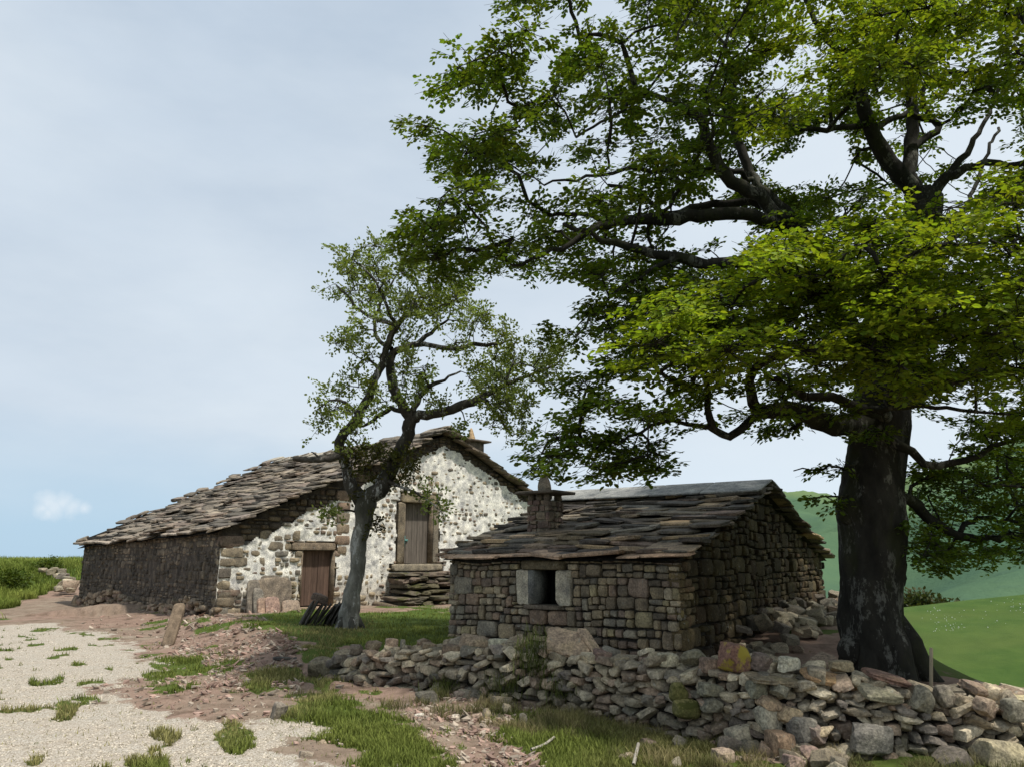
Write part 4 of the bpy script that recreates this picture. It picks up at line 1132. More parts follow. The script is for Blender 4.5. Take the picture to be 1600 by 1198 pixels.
# ================================================================== foliage toolkit
def spray_templates(nv=6, kind='beech'):
    out = []
    for v in range(nv):
        L = []
        if kind == 'beech':                 # a flat tuft: leaves crowded along a short zigzag shoot and two or three side shoots
            shoots = [(0, 0, 0, .62)] + [(rnd.uniform(.12,.4), 0, sd*rnd.uniform(.5,1.0), rnd.uniform(.22,.36)) for sd in (-1, 1, rnd.choice((-1,1)))]
            for (x0, y0, an, ln) in shoots:
                m = max(3, int(ln/.075))
                for q in range(m):
                    f = (q+.6)/m*ln
                    L.append((x0+f*math.cos(an)+rnd.gauss(0,.012), y0+f*math.sin(an)+rnd.gauss(0,.012), an+(-1)**q*rnd.uniform(.5,1.0)))
                L.append((x0+ln*math.cos(an), y0+ln*math.sin(an), an))
        else:
            for q in range(17):
                x = rnd.uniform(.05,.55); L.append((x, rnd.gauss(0,.10), rnd.uniform(-1.5,1.5)))
        out.append(np.array(L))
    return out
TPL_B = spray_templates(7, 'beech'); TPL_T = spray_templates(7, 'thorn')
LEAF = np.array([(0,0,0),(.30,.30,.06),(.70,.27,.07),(1.0,0,-.04),(.70,-.27,.07),(.30,-.30,.06)])

def leaves(base, axis, up, tpls, size, scale, colfn, jit=.45, droop=.25):
    """base, axis, up: (n,3) arrays of sprays -> vertex and face arrays"""
    n = len(base); a = norm(axis); b = norm(np.cross(up, a)); nn = np.cross(a, b)
    Vs, Cs = [], []
    which = rng.integers(0, len(tpls), n)
    for k, T in enumerate(tpls):
        I = np.where(which == k)[0]
        if not len(I): continue
        m = len(T); sc = scale*(.75+.5*rng.random((len(I),1,1)))
        x = T[None,:,0,None]*sc; y = T[None,:,1,None]*sc; an = T[None,:,2,None] + rng.normal(0,.25,(len(I),m,1))
        A, B, C = a[I][:,None,:], b[I][:,None,:], nn[I][:,None,:]
        pos = base[I][:,None,:] + A*x + B*y + C*(-droop*x*x*1.2 + rng.normal(0,.03,(len(I),m,1)))
        d = norm(A*np.cos(an) + B*np.sin(an) + C*rng.normal(-.12,jit*.5,(len(I),m,1)))
        up2 = norm(C + rng.normal(0,jit,(len(I),m,3)))
        s = norm(np.cross(up2, d)); w = np.cross(d, s)
        sz = size*(.7+.55*rng.random((len(I),m,1)))
        P = pos[:,:,None,:] + sz[:,:,None,:]*(LEAF[None,None,:,0,None]*d[:,:,None,:] + LEAF[None,None,:,1,None]*s[:,:,None,:] + LEAF[None,None,:,2,None]*w[:,:,None,:])
        Vs.append(P.reshape(-1,3))
        c = colfn(I)[:,None,:]*(.6+.5*rng.random((len(I),m,1)) + .45*(rng.random((len(I),1,1))**2))*np.array([1,1,1]) + rng.random((len(I),1,1))*np.array([.022,.008,0])
        Cs.append(np.repeat(c.reshape(-1,3), 6, axis=0))
    V = np.concatenate(Vs); C = np.concatenate(Cs); nl = len(V)//6
    o = np.arange(nl)[:,None]*6
    F = np.concatenate([o+np.array([[0,5,4,3]]), o+np.array([[3,2,1,0]])])
    return V, F, C

def inside(poly, x, y):
    return sdist(np.asarray(poly, float), np.asarray(x, float), np.asarray(y, float)) > 0

class Tree:
    def __init__(s): s.N=[]; s.R=[]; s.par=[]; s.cnt=[]
    def add_limb(s, P, R):
        i0 = len(s.N)
        for k, (p, r) in enumerate(zip(P, R)):
            s.N.append(p); s.R.append(r); s.par.append(-1 if k == 0 else i0+k-1); s.cnt.append(0)
    def grow(s, centers, maxr=.05, wob=.12):
        """join each centre to the nearest node of the growing skeleton; returns paths and tip node ids"""
        paths = []; N = np.array(s.N)
        d0 = np.array([np.min(np.linalg.norm(N-c, axis=1)) for c in centers]); order = np.argsort(d0)
        cap = len(N)+len(centers)*16; buf = np.zeros((cap,3)); buf[:len(N)] = N; n = len(N)
        tips = {}
        for ci in order:
            c = centers[ci]; D = np.linalg.norm(buf[:n]-c, axis=1)
            below = np.maximum(0, buf[:n,2]-c[2])*.25
            k = int(np.argmin(D+below)); p0 = buf[k].copy(); L = D[k]
            m = max(2, min(15, int(L/.16)))
            t = np.linspace(0, 1, m+1)[1:]
            up = np.array([0,0,1.])*L*rnd.uniform(.0,.22); sw = rng.normal(0,1,3)*L*wob
            P = p0 + (c-p0)*t[:,None] + (up+sw)*(t*(1-t)*2)[:,None]
            P[:-1] += rng.normal(0,.018,(m-1,3))
            ids = []; pa = k
            for q in P:
                if n < cap: buf[n] = q; s.N.append(q); s.R.append(0); s.par.append(pa); s.cnt.append(0); pa = n; ids.append(n); n += 1
            j = ids[-1]
            while j >= 0: s.cnt[j] += 1; j = s.par[j]
            paths.append((k, ids)); tips[ci] = ids
        s.paths = paths; return tips
    def tubes(s, mb, col, r0=.011, ex=.46, k=5):
        for (a, ids) in s.paths:
            P = np.array([s.N[a]]+[s.N[i] for i in ids])
            R = np.array([r0*s.cnt[i]**ex for i in ids]); R = np.concatenate([[R[0]*1.05], R])
            if s.R[a] > 0: R = np.minimum(R, s.R[a]*.8)
            R[-1] *= .6
            tube(mb, P, R, k, col)

def limb(pts, step=.14, wob=.012):       # (px, py, Y, r) -> centre line and radii
    Q = np.array([[*at(p[0], p[1], p[2]), p[3]] for p in pts]); C = catmull(Q, step)
    C[1:-1,:3] += rng.normal(0, wob, (len(C)-2, 3)); return C[:,:3], np.maximum(C[:,3], .006)

# ================================================================== the great beech
def beech():
    root = empty('beech_tree', 'huge old beech with thick dark trunk, filling the right of the picture', 'tree')
    T = Tree(); bark = (.026,.024,.02)
    base = at(1368, 1050, 11.0); gz = h1(5.0, 11.0)
    tr = np.array([[*at(x, y, Y), r] for x, y, Y, r in ((1364,980,11,.415),(1362,920,11,.385),(1362,850,11,.405),(1360,795,11,.425),(1366,745,11,.375),(1370,690,11,.35),(1376,630,11.05,.40),(1388,560,11.1,.34),(1402,490,11.2,.30),(1420,410,11.3,.26),(1438,345,11.35,.24),(1446,305,11.4,.24))])
    tr = np.vstack([[[tr[0][0]+.10, 11, gz-.3, .50]], [[tr[0][0]+.07, 11, gz+.12, .46]], [[tr[0][0]+.03, 11, gz+.5, .43]], tr])
    C = catmull(tr, .12); mb = MB()
    C = catmull(tr, .06); tube(mb, C[:,:3], C[:,3], 90, bark, lump=.24)
    V = mb.V[-1]; ax = np.array([np.interp(V[:,2], C[:,2], C[:,k]) for k in (0,1)]).T; rad_ = np.concatenate([norm(V[:,:2]-ax), np.zeros((len(V),1))], 1)
    f = np.abs(fbm(V[:,0]*5, V[:,1]*5, V[:,2]*1.6, 3)-.5)*2; f2 = fbm(V[:,0]*2.2+9, V[:,1]*2.2, V[:,2]*1.1, 3)-.5; f3 = fbm(V[:,0]*16, V[:,1]*16, V[:,2]*9, 2)-.5
    V += rad_*((.5-f)*.07 + f2*.10 + f3*.03)[:,None]
    for (px, py, dx, r) in ((1403,902,.10,.11),(1326,800,-.05,.15),(1400,1010,.1,.17),(1330,1015,-.08,.17)):   # burls and knees
        P, F = rock(6, 2.2, 0, 0, .12); c = at(px, py, 10.9); mb.add(P*r*np.array([1,1,1.2])+c, [F], bark)
    for a in range(7):                                   # root flare
        an = a*.9+.3; d = np.array([math.cos(an), math.sin(an), 0]); q = np.array([tr[0][0], 11, gz])
        K = catmull([q+d*.12+np.array([0,0,.9]), q+d*.36+np.array([0,0,.35]), q+d*.52+np.array([0,0,.06]), q+d*.75+np.array([0,0,-.15])], .1)
        tube(mb, K, np.interp(np.linspace(0,1,len(K)), [0,.4,1], [.12,.2,.07]), 10, bark)
    T.add_limb(C[:,:3], C[:,3])
    mb.build('trunk', M_BARK, root)
    LIMBS = [
     [(1446,320,11.4,.20),(1400,265,11.3,.19),(1360,205,11.2,.17),(1347,150,11.1,.15),(1330,110,11,.12),(1305,80,10.9,.08),(1270,20,10.8,.06),(1230,-60,10.7,.04)],
     [(1440,330,11.4,.20),(1418,268,11.6,.17),(1428,205,11.7,.15),(1425,140,11.8,.13),(1450,80,11.9,.10),(1480,10,12,.07),(1500,-90,12,.05)],
     [(1450,320,11.4,.14),(1475,278,11.3,.11),(1510,262,11.2,.09),(1560,258,11.1,.08),(1640,250,11,.06)],
     [(1470,285,11.3,.09),(1510,240,11.4,.07),(1540,190,11.5,.05),(1560,140,11.6,.04)],
     [(1425,230,11.7,.10),(1465,200,11.9,.08),(1440,160,12.0,.06),(1450,125,12,.07),(1530,110,12.1,.06),(1600,95,12.2,.04)],
     [(1360,205,11.2,.09),(1420,180,11.4,.07),(1470,195,11.5,.06)],
     [(1350,195,11.2,.08),(1290,205,11.0,.06),(1240,195,10.9,.04)],
     [(1402,490,11.2,.22),(1330,430,10.9,.20),(1262,385,10.7,.18),(1225,345,10.6,.16),(1185,310,10.5,.14),(1135,275,10.4,.13),(1108,235,10.3,.12),(1098,195,10.2,.10),(1070,170,10.1,.07),(1010,150,10,.05),(960,180,9.9,.035),(900,215,9.8,.025)],
     [(1240,362,10.7,.15),(1190,338,10.5,.14),(1120,336,10.3,.13),(1050,343,10.1,.12),(985,345,10,.10),(935,355,9.9,.08),(895,378,9.8,.06),(845,400,9.7,.04),(800,415,9.6,.025)],
     [(1205,322,10.6,.09),(1150,318,10.8,.09),(1080,324,10.9,.08),(1035,335,11,.06),(1000,300,11,.05),(950,290,11,.035)],
     [(1255,365,10.7,.12),(1225,330,10.9,.11),(1180,280,11,.10),(1155,220,11.1,.09),(1140,160,11.2,.07),(1170,100,11.3,.05),(1230,60,11.4,.04)],
     [(1180,280,11,.06),(1120,265,10.6,.06),(1060,270,10.4,.05),(990,265,10.2,.04),(900,280,10,.03),(850,290,9.9,.02)],
     [(1385,570,11.1,.20),(1310,490,10.5,.17),(1240,440,10.1,.14),(1170,413,9.8,.12),(1100,408,9.7,.11),(1040,400,9.6,.09),(985,390,9.6,.08),(940,372,9.6,.06),(880,350,9.6,.04)],
     [(1060,404,9.6,.05),(1000,430,9.5,.04),(950,470,9.4,.03),(900,525,9.3,.02)],
     [(1372,655,11,.24),(1320,668,10.6,.22),(1270,650,10.3,.18),(1225,640,10.1,.15),(1185,640,10,.12),(1170,612,9.9,.10),(1172,582,9.8,.09),(1205,562,9.7,.08),(1260,550,9.6,.07),(1330,535,9.4,.05),(1400,510,9.2,.03)],
     [(1200,642,10,.09),(1172,655,9.8,.08),(1142,684,9.7,.075),(1115,668,9.6,.07),(1104,630,9.5,.06),(1100,590,9.4,.04)],
     [(1142,684,9.7,.05),(1095,665,9.5,.04),(1040,660,9.4,.03),(985,680,9.3,.025),(930,700,9.2,.018)],
     [(1382,650,10.6,.14),(1345,636,10.2,.10),(1300,620,10,.09),(1260,620,9.9,.08),(1225,600,9.8,.07),(1200,592,9.8,.05)],
     [(1345,640,10.3,.07),(1390,640,9.9,.05),(1440,636,9.6,.04),(1520,642,9.4,.03),(1600,650,9.2,.02)],
     [(1385,680,10.7,.11),(1425,708,10.5,.09),(1465,728,10.4,.08),(1505,718,10.3,.07),(1550,700,10.2,.05),(1600,680,10.1,.04)],
     [(1395,770,11,.13),(1440,795,11.2,.11),(1470,822,11.3,.10),(1520,838,11.4,.08),(1590,838,11.5,.06),(1680,830,11.6,.04)],
     [(1500,832,11.4,.06),(1520,812,11.5,.05),(1590,815,11.6,.03)],
     [(1385,630,11.1,.2),(1440,610,11.4,.16),(1520,580,11.8,.13),(1600,540,12.1,.10),(1700,520,12.4,.06)],
     [(1390,590,11.2,.16),(1440,540,11.0,.13),(1500,500,10.2,.10),(1580,450,9.3,.07),(1680,420,8.6,.04)],
     [(1385,640,10.7,.14),(1400,580,9.8,.11),(1380,520,8.9,.08),(1330,470,8.2,.06),(1270,440,7.7,.04)],
     [(1400,520,11.2,.15),(1440,450,12.5,.12),(1480,380,13.6,.09),(1520,300,14.5,.06),(1560,200,15,.04)],
     [(1400,600,11.3,.14),(1330,560,12.6,.11),(1240,540,13.6,.08),(1150,520,14.2,.05)],
     [(1340,725,10.9,.03),(1300,730,10.8,.02),(1240,735,10.7,.012)],
     [(1330,770,10.9,.025),(1290,775,10.8,.015),(1250,778,10.7,.01)],
    ]
    for L in LIMBS:
        P, R = limb(L, wob=.022); R = np.maximum(R*.72, .006); mb = MB()
        tube(mb, P, R, 12 if R[0] > .08 else 7, np.array(bark)*rnd.uniform(.9,1.15), lump=.2)
        mb.build('branch', M_BARK, root); T.add_limb(P[1:], R[1:])
    # ---- foliage plates: (polygon in photo px, Y range, count, colour, radius)
    DKG, MID, SUN = np.array((.082,.135,.016)), np.array((.115,.178,.019)), np.array((.175,.245,.022))  # leaf tones for shaded, middle and sunlit boughs, light put into the colour
    HOLES = [[(1200,250),(1250,240),(1295,290),(1255,312),(1215,295)],
             [(1245,210),(1300,195),(1335,215),(1330,280),(1270,305),(1245,290)],
             [(1455,225),(1530,170),(1590,190),(1570,225),(1520,240),(1490,262)],[(1475,285),(1545,265),(1550,300),(1490,325),(1465,315)],
             [(1000,40),(1040,40),(1045,85),(975,80)],[(690,150),(770,160),(760,215),(690,200)],[(1040,358),(1110,352),(1170,362),(1120,392),(1050,380)],
             [(800,440),(870,430),(900,470),(840,500),(800,520)],[(990,590),(1040,570),(1050,610),(1000,630)],[(1095,610),(1110,600),(1135,640),(1125,665)],
             [(895,120),(930,120),(930,145),(890,150)],[(900,640),(930,640),(925,670),(905,675)],[(760,320),(830,330),(800,345)],[(1440,665),(1500,670),(1500,690),(1445,700)],[(1370,150),(1385,150),(1400,200),(1380,230),(1365,210)],[(1115,345),(1165,350),(1150,385),(1110,380)]]
    REG = [
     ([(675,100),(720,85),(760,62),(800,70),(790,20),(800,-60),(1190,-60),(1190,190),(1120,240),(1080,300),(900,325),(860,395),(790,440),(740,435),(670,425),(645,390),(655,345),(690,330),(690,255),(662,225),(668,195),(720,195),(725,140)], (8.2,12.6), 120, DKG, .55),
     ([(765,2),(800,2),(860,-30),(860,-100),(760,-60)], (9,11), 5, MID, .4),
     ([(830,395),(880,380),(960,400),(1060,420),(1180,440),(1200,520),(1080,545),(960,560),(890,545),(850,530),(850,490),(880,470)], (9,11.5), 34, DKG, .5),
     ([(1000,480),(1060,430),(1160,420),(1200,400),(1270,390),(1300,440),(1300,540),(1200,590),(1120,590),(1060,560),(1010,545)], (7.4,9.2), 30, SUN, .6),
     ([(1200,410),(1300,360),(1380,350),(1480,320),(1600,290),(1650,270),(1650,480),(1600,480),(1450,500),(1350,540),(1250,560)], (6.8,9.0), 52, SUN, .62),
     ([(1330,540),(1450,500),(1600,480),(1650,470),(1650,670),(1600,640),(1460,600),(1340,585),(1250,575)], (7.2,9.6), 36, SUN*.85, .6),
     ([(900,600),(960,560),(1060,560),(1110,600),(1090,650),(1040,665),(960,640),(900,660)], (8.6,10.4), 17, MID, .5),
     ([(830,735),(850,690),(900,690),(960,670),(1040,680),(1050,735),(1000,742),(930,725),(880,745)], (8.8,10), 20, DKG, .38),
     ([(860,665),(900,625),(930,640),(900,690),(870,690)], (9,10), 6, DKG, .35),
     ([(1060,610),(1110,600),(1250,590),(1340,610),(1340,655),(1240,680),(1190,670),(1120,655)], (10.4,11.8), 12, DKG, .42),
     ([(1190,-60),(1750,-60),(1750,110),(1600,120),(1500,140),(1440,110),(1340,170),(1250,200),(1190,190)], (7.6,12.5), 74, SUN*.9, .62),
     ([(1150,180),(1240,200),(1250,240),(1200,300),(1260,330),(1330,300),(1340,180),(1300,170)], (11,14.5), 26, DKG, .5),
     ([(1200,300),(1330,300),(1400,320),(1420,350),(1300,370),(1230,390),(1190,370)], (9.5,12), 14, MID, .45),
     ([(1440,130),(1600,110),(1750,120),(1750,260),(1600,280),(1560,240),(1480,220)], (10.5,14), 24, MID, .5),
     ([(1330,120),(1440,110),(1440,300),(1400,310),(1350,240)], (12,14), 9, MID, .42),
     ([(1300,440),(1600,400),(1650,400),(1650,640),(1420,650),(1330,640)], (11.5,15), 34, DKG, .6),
     ([(1060,420),(1300,400),(1330,620),(1180,600),(1060,540)], (11.5,14.5), 22, DKG, .55),
     ([(1440,650),(1600,640),(1650,640),(1650,690),(1560,700),(1500,700),(1440,700)], (9.6,12), 12, MID, .45),
     ([(1430,715),(1480,735),(1560,710),(1650,690),(1650,860),(1600,860),(1520,880),(1440,870),(1425,800)], (10.4,13.5), 46, DKG, .5),
     ([(1440,855),(1510,855),(1510,890),(1450,885)], (10.6,11.6), 5, DKG, .3),
     ([(1225,728),(1310,722),(1315,740),(1230,748)], (10.6,10.9), 3, DKG, .22),
     ([(1240,772),(1310,765),(1312,790),(1245,785)], (10.6,10.9), 3, DKG, .22),
     ([(1330,660),(1400,655),(1400,700),(1330,690)], (10.0,10.5), 3, DKG, .25),
     ([(640,350),(690,330),(720,400),(700,440),(650,420)], (9.6,10.6), 8, DKG*1.1, .42),
     ([(880,320),(1060,300),(1240,300),(1260,420),(1000,420),(880,390)], (9.6,12.4), 26, DKG, .34),
     ([(1100,170),(1330,170),(1340,300),(1180,330),(1100,280)], (10.5,13.5), 20, DKG*1.1, .36),
     ([(1340,120),(1600,100),(1650,300),(1480,320),(1340,300)], (11.5,14.5), 16, MID, .36),
     ([(1100,600),(1340,600),(1340,650),(1180,650)], (8.8,9.6), 7, MID, .3),
     ([(1285,80),(1440,60),(1440,140),(1350,130)], (9,11), 8, SUN*.8, .5),
    ]
    cent, ccol, crad = [], [], []
    for poly, (ya, yb), cnt, col, rad in REG:
        rad *= .82; cnt = int(cnt*.9)
        poly = np.array(poly, float); lo, hi = poly.min(0), poly.max(0); got = 0; tries = 0; mine = []
        while got < cnt and tries < cnt*60:
            tries += 1
            x, y = rnd.uniform(lo[0], hi[0]), rnd.uniform(lo[1], hi[1])
            if not inside(poly, np.array([x]), np.array([y]))[0]: continue
            if any(inside(h, np.array([x]), np.array([y]))[0] for h in HOLES): continue
            Y = rnd.uniform(ya, yb); P = at(x, y, Y)
            if mine and np.min(np.linalg.norm(np.array(mine)-P, axis=1)) < rad*.85: continue
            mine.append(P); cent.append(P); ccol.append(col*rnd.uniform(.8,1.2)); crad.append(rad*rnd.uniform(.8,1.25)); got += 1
    # part of the crown that rises out of the frame
    got = 0
    while got < 70:
        q = norm(rng.normal(size=3))*rnd.uniform(.6,1)**.5
        P = np.array([5.2, 11.6, 8.6]) + q*np.array([6.4, 4.9, 6.4])
        if P[2] < 5.0: continue
        x, y = proj(P)
        if (y > -70 and 700 < x < 1690): continue
        if x < 820: continue
        cent.append(P); ccol.append(MID*rnd.uniform(.8,1.2)); crad.append(.75); got += 1
    cent = np.array(cent); tips = T.grow(cent)
    mb = MB(); T.tubes(mb, bark, r0=.0095, ex=.5, k=5); tag(mb.build('twigs', M_BARK, root), kind='stuff')
    # ---- sprays on every plate
    B, A, Uv, CC = [], [], [], []; tw = MB(); trunk_xy = np.array([5.1, 11.0])
    for ci, c in enumerate(cent):
        rad = crad[ci]; nsp = int(12*(rad/.42)**1.6)
        out = np.array([*(c[:2]-trunk_xy), 0]); out = norm(out) if np.linalg.norm(out) > .3 else norm(rng.normal(size=3)*np.array([1,1,0]))
        tiltn = norm(np.array([0,0,1.]) + out*rnd.uniform(-.02,.22) + rng.normal(0,.09,3))
        e1 = norm(np.cross(tiltn, (0,1,0.1))); e2 = np.cross(tiltn, e1)
        ids = tips[ci]; node = np.array([T.N[i] for i in ids[len(ids)//2:]])
        for k in range(nsp):
            an = rnd.uniform(0, 2*math.pi); rr = rad*math.sqrt(rnd.random())
            d = e1*math.cos(an) + e2*math.sin(an)
            p = c + d*rr + tiltn*rnd.gauss(0, rad*.2)
            x, y = proj(p)
            if any(inside(h, np.array([x]), np.array([y]))[0] for h in HOLES) and rnd.random() < .75: continue
            ax = norm(d*.9 + out*.5 + rng.normal(0,.3,3)*np.array([1,1,.8]) - np.array([0,0,.10]))
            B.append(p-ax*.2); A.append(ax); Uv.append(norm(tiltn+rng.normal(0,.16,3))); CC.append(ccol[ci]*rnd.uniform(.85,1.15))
            j = int(np.argmin(np.linalg.norm(node-p, axis=1)))
            q = node[j]; mid = (q+p)/2 + rng.normal(0,.03,3)
            tube(tw, [q, mid, p-ax*.2, p+ax*.22], [.0065,.005,.004,.002], 3, bark, cap=False)
    tag(tw.build('twigs', M_BARK, root), kind='stuff')
    CC = np.array(CC)
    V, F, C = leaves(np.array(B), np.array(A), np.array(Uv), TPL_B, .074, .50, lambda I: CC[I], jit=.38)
    C[:,0] *= 1+.25*(rng.random(len(C)//6).repeat(6)-.5)
    np_mesh('crown', V, [F], M_LEAF, C, False, root)
    print('beech leaves', len(V)//6, 'plates', len(cent))
beech(); _lap('beech')

# ================================================================== small crooked tree before the farmhouse
def small_tree():
    root = empty('crooked_tree', 'small crooked tree with airy crown and pale lichened trunk before the farmhouse', 'tree')
    T = Tree(); b1, b2 = (.17,.165,.145), (.05,.045,.037)
    Y0 = 15.2
    TR = [(544,1000,Y0,.23),(545,982,Y0,.195),(548,955,Y0,.178),(551,925,Y0,.16),(560,885,Y0,.15),(560,850,Y0,.15),(568,815,Y0,.155),(570,790,Y0,.19),(572,772,Y0,.18)]
    P, R = limb(TR, .1, .006); mb = MB(); hz = np.clip((P[:,2]-1.9)/1.0, 0, 1)
    C2 = catmull(np.column_stack([P, R]), .04); P, R = C2[:,:3], C2[:,3]; hz = np.clip((P[:,2]-1.9)/1.0, 0, 1); tube(mb, P, R, 20, (1,1,1), lump=.34)
    V = mb.V[-1]; f = fbm(V[:,0]*9, V[:,1]*9, V[:,2]*4, 3)-.5; f2 = vnoise(V[:,0]*30, V[:,1]*30, V[:,2]*16)-.5; ax = np.array([np.interp(V[:,2], P[:,2], P[:,k]) for k in (0,1)]).T
    V[:,:2] += norm(V[:,:2]-ax)*(f*.07+f2*.02)[:,None]
    col = np.concatenate([np.repeat((np.array(b1)[None]*(1-hz[:,None])+np.array(b2)[None]*hz[:,None]), 20, axis=0), [b2]]); mb.C[-1] = col
    for a in range(5):
        an = a*1.25+.2; d = np.array([math.cos(an), math.sin(an), 0]); q = P[0]*1.0; q[2] = h1(q[0], q[1])
        tube(mb, [q+d*.08+np.array([0,0,.32]), q+d*.17+np.array([0,0,.1]), q+d*.3+np.array([0,0,-.08])], [.06,.08,.05], 8, np.array(b1)*.4)
    mb.build('trunk', M_BARK2, root); T.add_limb(P, R)
    LIMBS = [
     [(570,785,Y0,.15),(553,765,Y0,.14),(544,740,Y0,.12),(537,715,Y0,.105),(529,692,Y0,.10),(540,674,Y0,.095),(560,650,Y0-.1,.09),(576,620,Y0-.2,.085),(590,585,Y0-.2,.08),(604,545,Y0-.2,.07),(618,512,Y0-.2,.06),(640,490,Y0-.3,.045),(645,470,Y0-.3,.03)],
     [(574,780,Y0,.16),(592,765,Y0,.15),(608,740,Y0+.1,.14),(622,712,Y0+.1,.14),(634,685,Y0+.1,.14),(641,660,Y0+.1,.14),(630,635,Y0+.1,.12),(616,605,Y0+.1,.11),(610,575,Y0+.1,.10),(614,553,Y0+.1,.085),(630,545,Y0+.1,.075),(652,535,Y0+.2,.06),(678,515,Y0+.3,.04),(700,500,Y0+.3,.025)],
     [(642,655,Y0+.1,.11),(665,646,Y0,.10),(690,643,Y0,.095),(715,636,Y0-.1,.09),(740,628,Y0-.1,.08),(760,615,Y0-.2,.06),(785,605,Y0-.2,.045),(830,585,Y0-.2,.03),(870,570,Y0-.2,.02)],
     [(750,622,Y0-.2,.05),(772,640,Y0-.2,.04),(785,660,Y0-.2,.03),(800,680,Y0-.2,.018)],
     [(645,645,Y0+.1,.07),(656,620,Y0,.06),(672,605,Y0-.1,.05),(695,592,Y0-.1,.035),(720,580,Y0-.2,.02)],
     [(645,538,Y0+.2,.06),(680,540,Y0,.055),(715,546,Y0,.055),(735,538,Y0,.05),(770,540,Y0,.035),(800,530,Y0,.02)],
     [(616,510,Y0-.2,.05),(590,498,Y0-.1,.045),(568,490,Y0,.035),(545,465,Y0,.025),(525,445,Y0,.015)],
     [(592,580,Y0-.2,.03),(575,560,Y0,.025),(555,575,Y0+.1,.015)],
     [(636,648,Y0+.1,.06),(612,638,Y0+.2,.05),(590,650,Y0+.3,.04),(568,665,Y0+.3,.03),(545,660,Y0+.4,.02)],
     [(560,650,Y0-.1,.04),(540,630,Y0-.3,.03),(515,625,Y0-.4,.02),(495,640,Y0-.5,.012)],
     [(612,545,Y0,.05),(590,530,Y0+.3,.04),(585,500,Y0+.4,.035),(600,465,Y0+.4,.03),(620,430,Y0+.4,.02),(640,395,Y0+.4,.015)],
     [(618,512,Y0-.2,.045),(600,470,Y0-.4,.035),(580,430,Y0-.4,.025),(550,405,Y0-.4,.015)],
     [(605,750,Y0,.05),(625,760,Y0-.3,.03),(650,770,Y0-.5,.02),(680,790,Y0-.6,.012)],
     [(560,800,Y0,.03),(540,797,Y0-.2,.02),(515,800,Y0-.3,.012)],
    ]
    for L in LIMBS:
        P, R = limb(L, .11, .014); mb = MB(); tube(mb, P, R, 10 if R[0] > .06 else 6, np.array(b2)*rnd.uniform(.85,1.15), lump=.25)
        mb.build('branch', M_BARK2, root); T.add_limb(P[1:], R[1:])
    P, R = limb([(537,712,Y0,.07),(515,716,Y0-.1,.065),(490,718,Y0-.2,.06),(466,716,Y0-.25,.055),(458,716,Y0-.25,.04)], .1, .01); mb = MB(); tube(mb, P, R, 9, (.07,.063,.055), lump=.25)
    P, R = limb([(500,716,Y0-.15,.022),(492,708,Y0-.15,.018),(486,706,Y0-.15,.01)], .05, .004); tube(mb, P, R, 5, (.07,.063,.055)); mb.build('dead_branch', M_BARK2, root)
    OL = np.array((.145,.195,.052))
    REG = [
     ([(510,445),(530,395),(560,388),(620,365),(650,400),(640,450),(600,480),(560,470),(530,455)], (14.6,16.2), 34, OL, .27),
     ([(560,480),(640,450),(720,450),(790,500),(800,560),(700,560),(640,600),(590,560),(540,570),(520,550)], (14.4,16.2), 44, OL, .30),
     ([(640,380),(740,440),(800,480),(790,520),(700,480),(650,450)], (14.6,16), 16, OL, .28),
     ([(650,590),(740,560),(800,530),(890,535),(880,570),(840,600),(835,635),(760,640),(690,635),(640,630)], (14.2,16), 44, OL, .29),
     ([(770,630),(830,615),(825,690),(790,705),(765,660)], (14.6,15.6), 11, OL, .24),
     ([(480,665),(500,610),(540,600),(600,590),(610,640),(560,680),(500,680)], (14.4,16), 20, OL, .25),
     ([(515,545),(540,520),(590,540),(580,580),(530,600)], (14.8,15.8), 9, OL, .22),
     ([(700,655),(730,655),(728,685),(705,685)], (14.8,15.4), 3, OL, .14),
     ([(560,700),(590,690),(640,715),(650,760),(600,770),(560,750),(540,725)], (14.7,15.4), 18, np.array((.05,.06,.015)), .2),
     ([(630,755),(690,780),(700,815),(660,790)], (14.4,14.9), 5, OL*1.1, .17),
     ([(490,795),(540,785),(540,815),(500,815)], (14.7,15.1), 4, OL, .14),
     ([(570,815),(610,815),(605,830),(575,830)], (14.8,15.1), 3, np.array((.04,.045,.012)), .14),
     ([(540,690),(585,690),(570,780),(545,770)], (14.8,15.3), 6, np.array((.05,.055,.014)), .14),
    ]
    cent, ccol, crad = [], [], []
    for poly, (ya, yb), cnt, col, rad in REG:
        poly = np.array(poly, float); lo, hi = poly.min(0), poly.max(0); got = 0; t = 0
        while got < cnt and t < cnt*50:
            t += 1; x, y = rnd.uniform(lo[0], hi[0]), rnd.uniform(lo[1], hi[1])
            if not inside(poly, np.array([x]), np.array([y]))[0]: continue
            cent.append(at(x, y, rnd.uniform(ya, yb))); ccol.append(col*rnd.uniform(.75,1.3)); crad.append(rad); got += 1
    cent = np.array(cent); tips = T.grow(cent, wob=.22); mb = MB(); T.tubes(mb, b2, r0=.0085, ex=.48, k=5); tag(mb.build('twigs', M_BARK2, root), kind='stuff')
    B, A, Uv, CC = [], [], [], []; tw = MB()
    for ci, c in enumerate(cent):
        node = np.array([T.N[i] for i in tips[ci][len(tips[ci])//2:]])
        for k in range(int(7.5*crad[ci]/.27)):
            d = norm(rng.normal(size=3)); p = c + d*crad[ci]*rnd.random()**.5
            ax = norm(d + np.array([0,0,.35])+rng.normal(0,.4,3)); B.append(p-ax*.1); A.append(ax); Uv.append(norm(np.array([0,0,1.])+rng.normal(0,.5,3))); CC.append(ccol[ci])
            q = node[int(np.argmin(np.linalg.norm(node-p, axis=1)))]
            tube(tw, [q, (q+p)/2+rng.normal(0,.02,3), p+ax*.05], [.006,.0045,.003], 3, b2, cap=False)
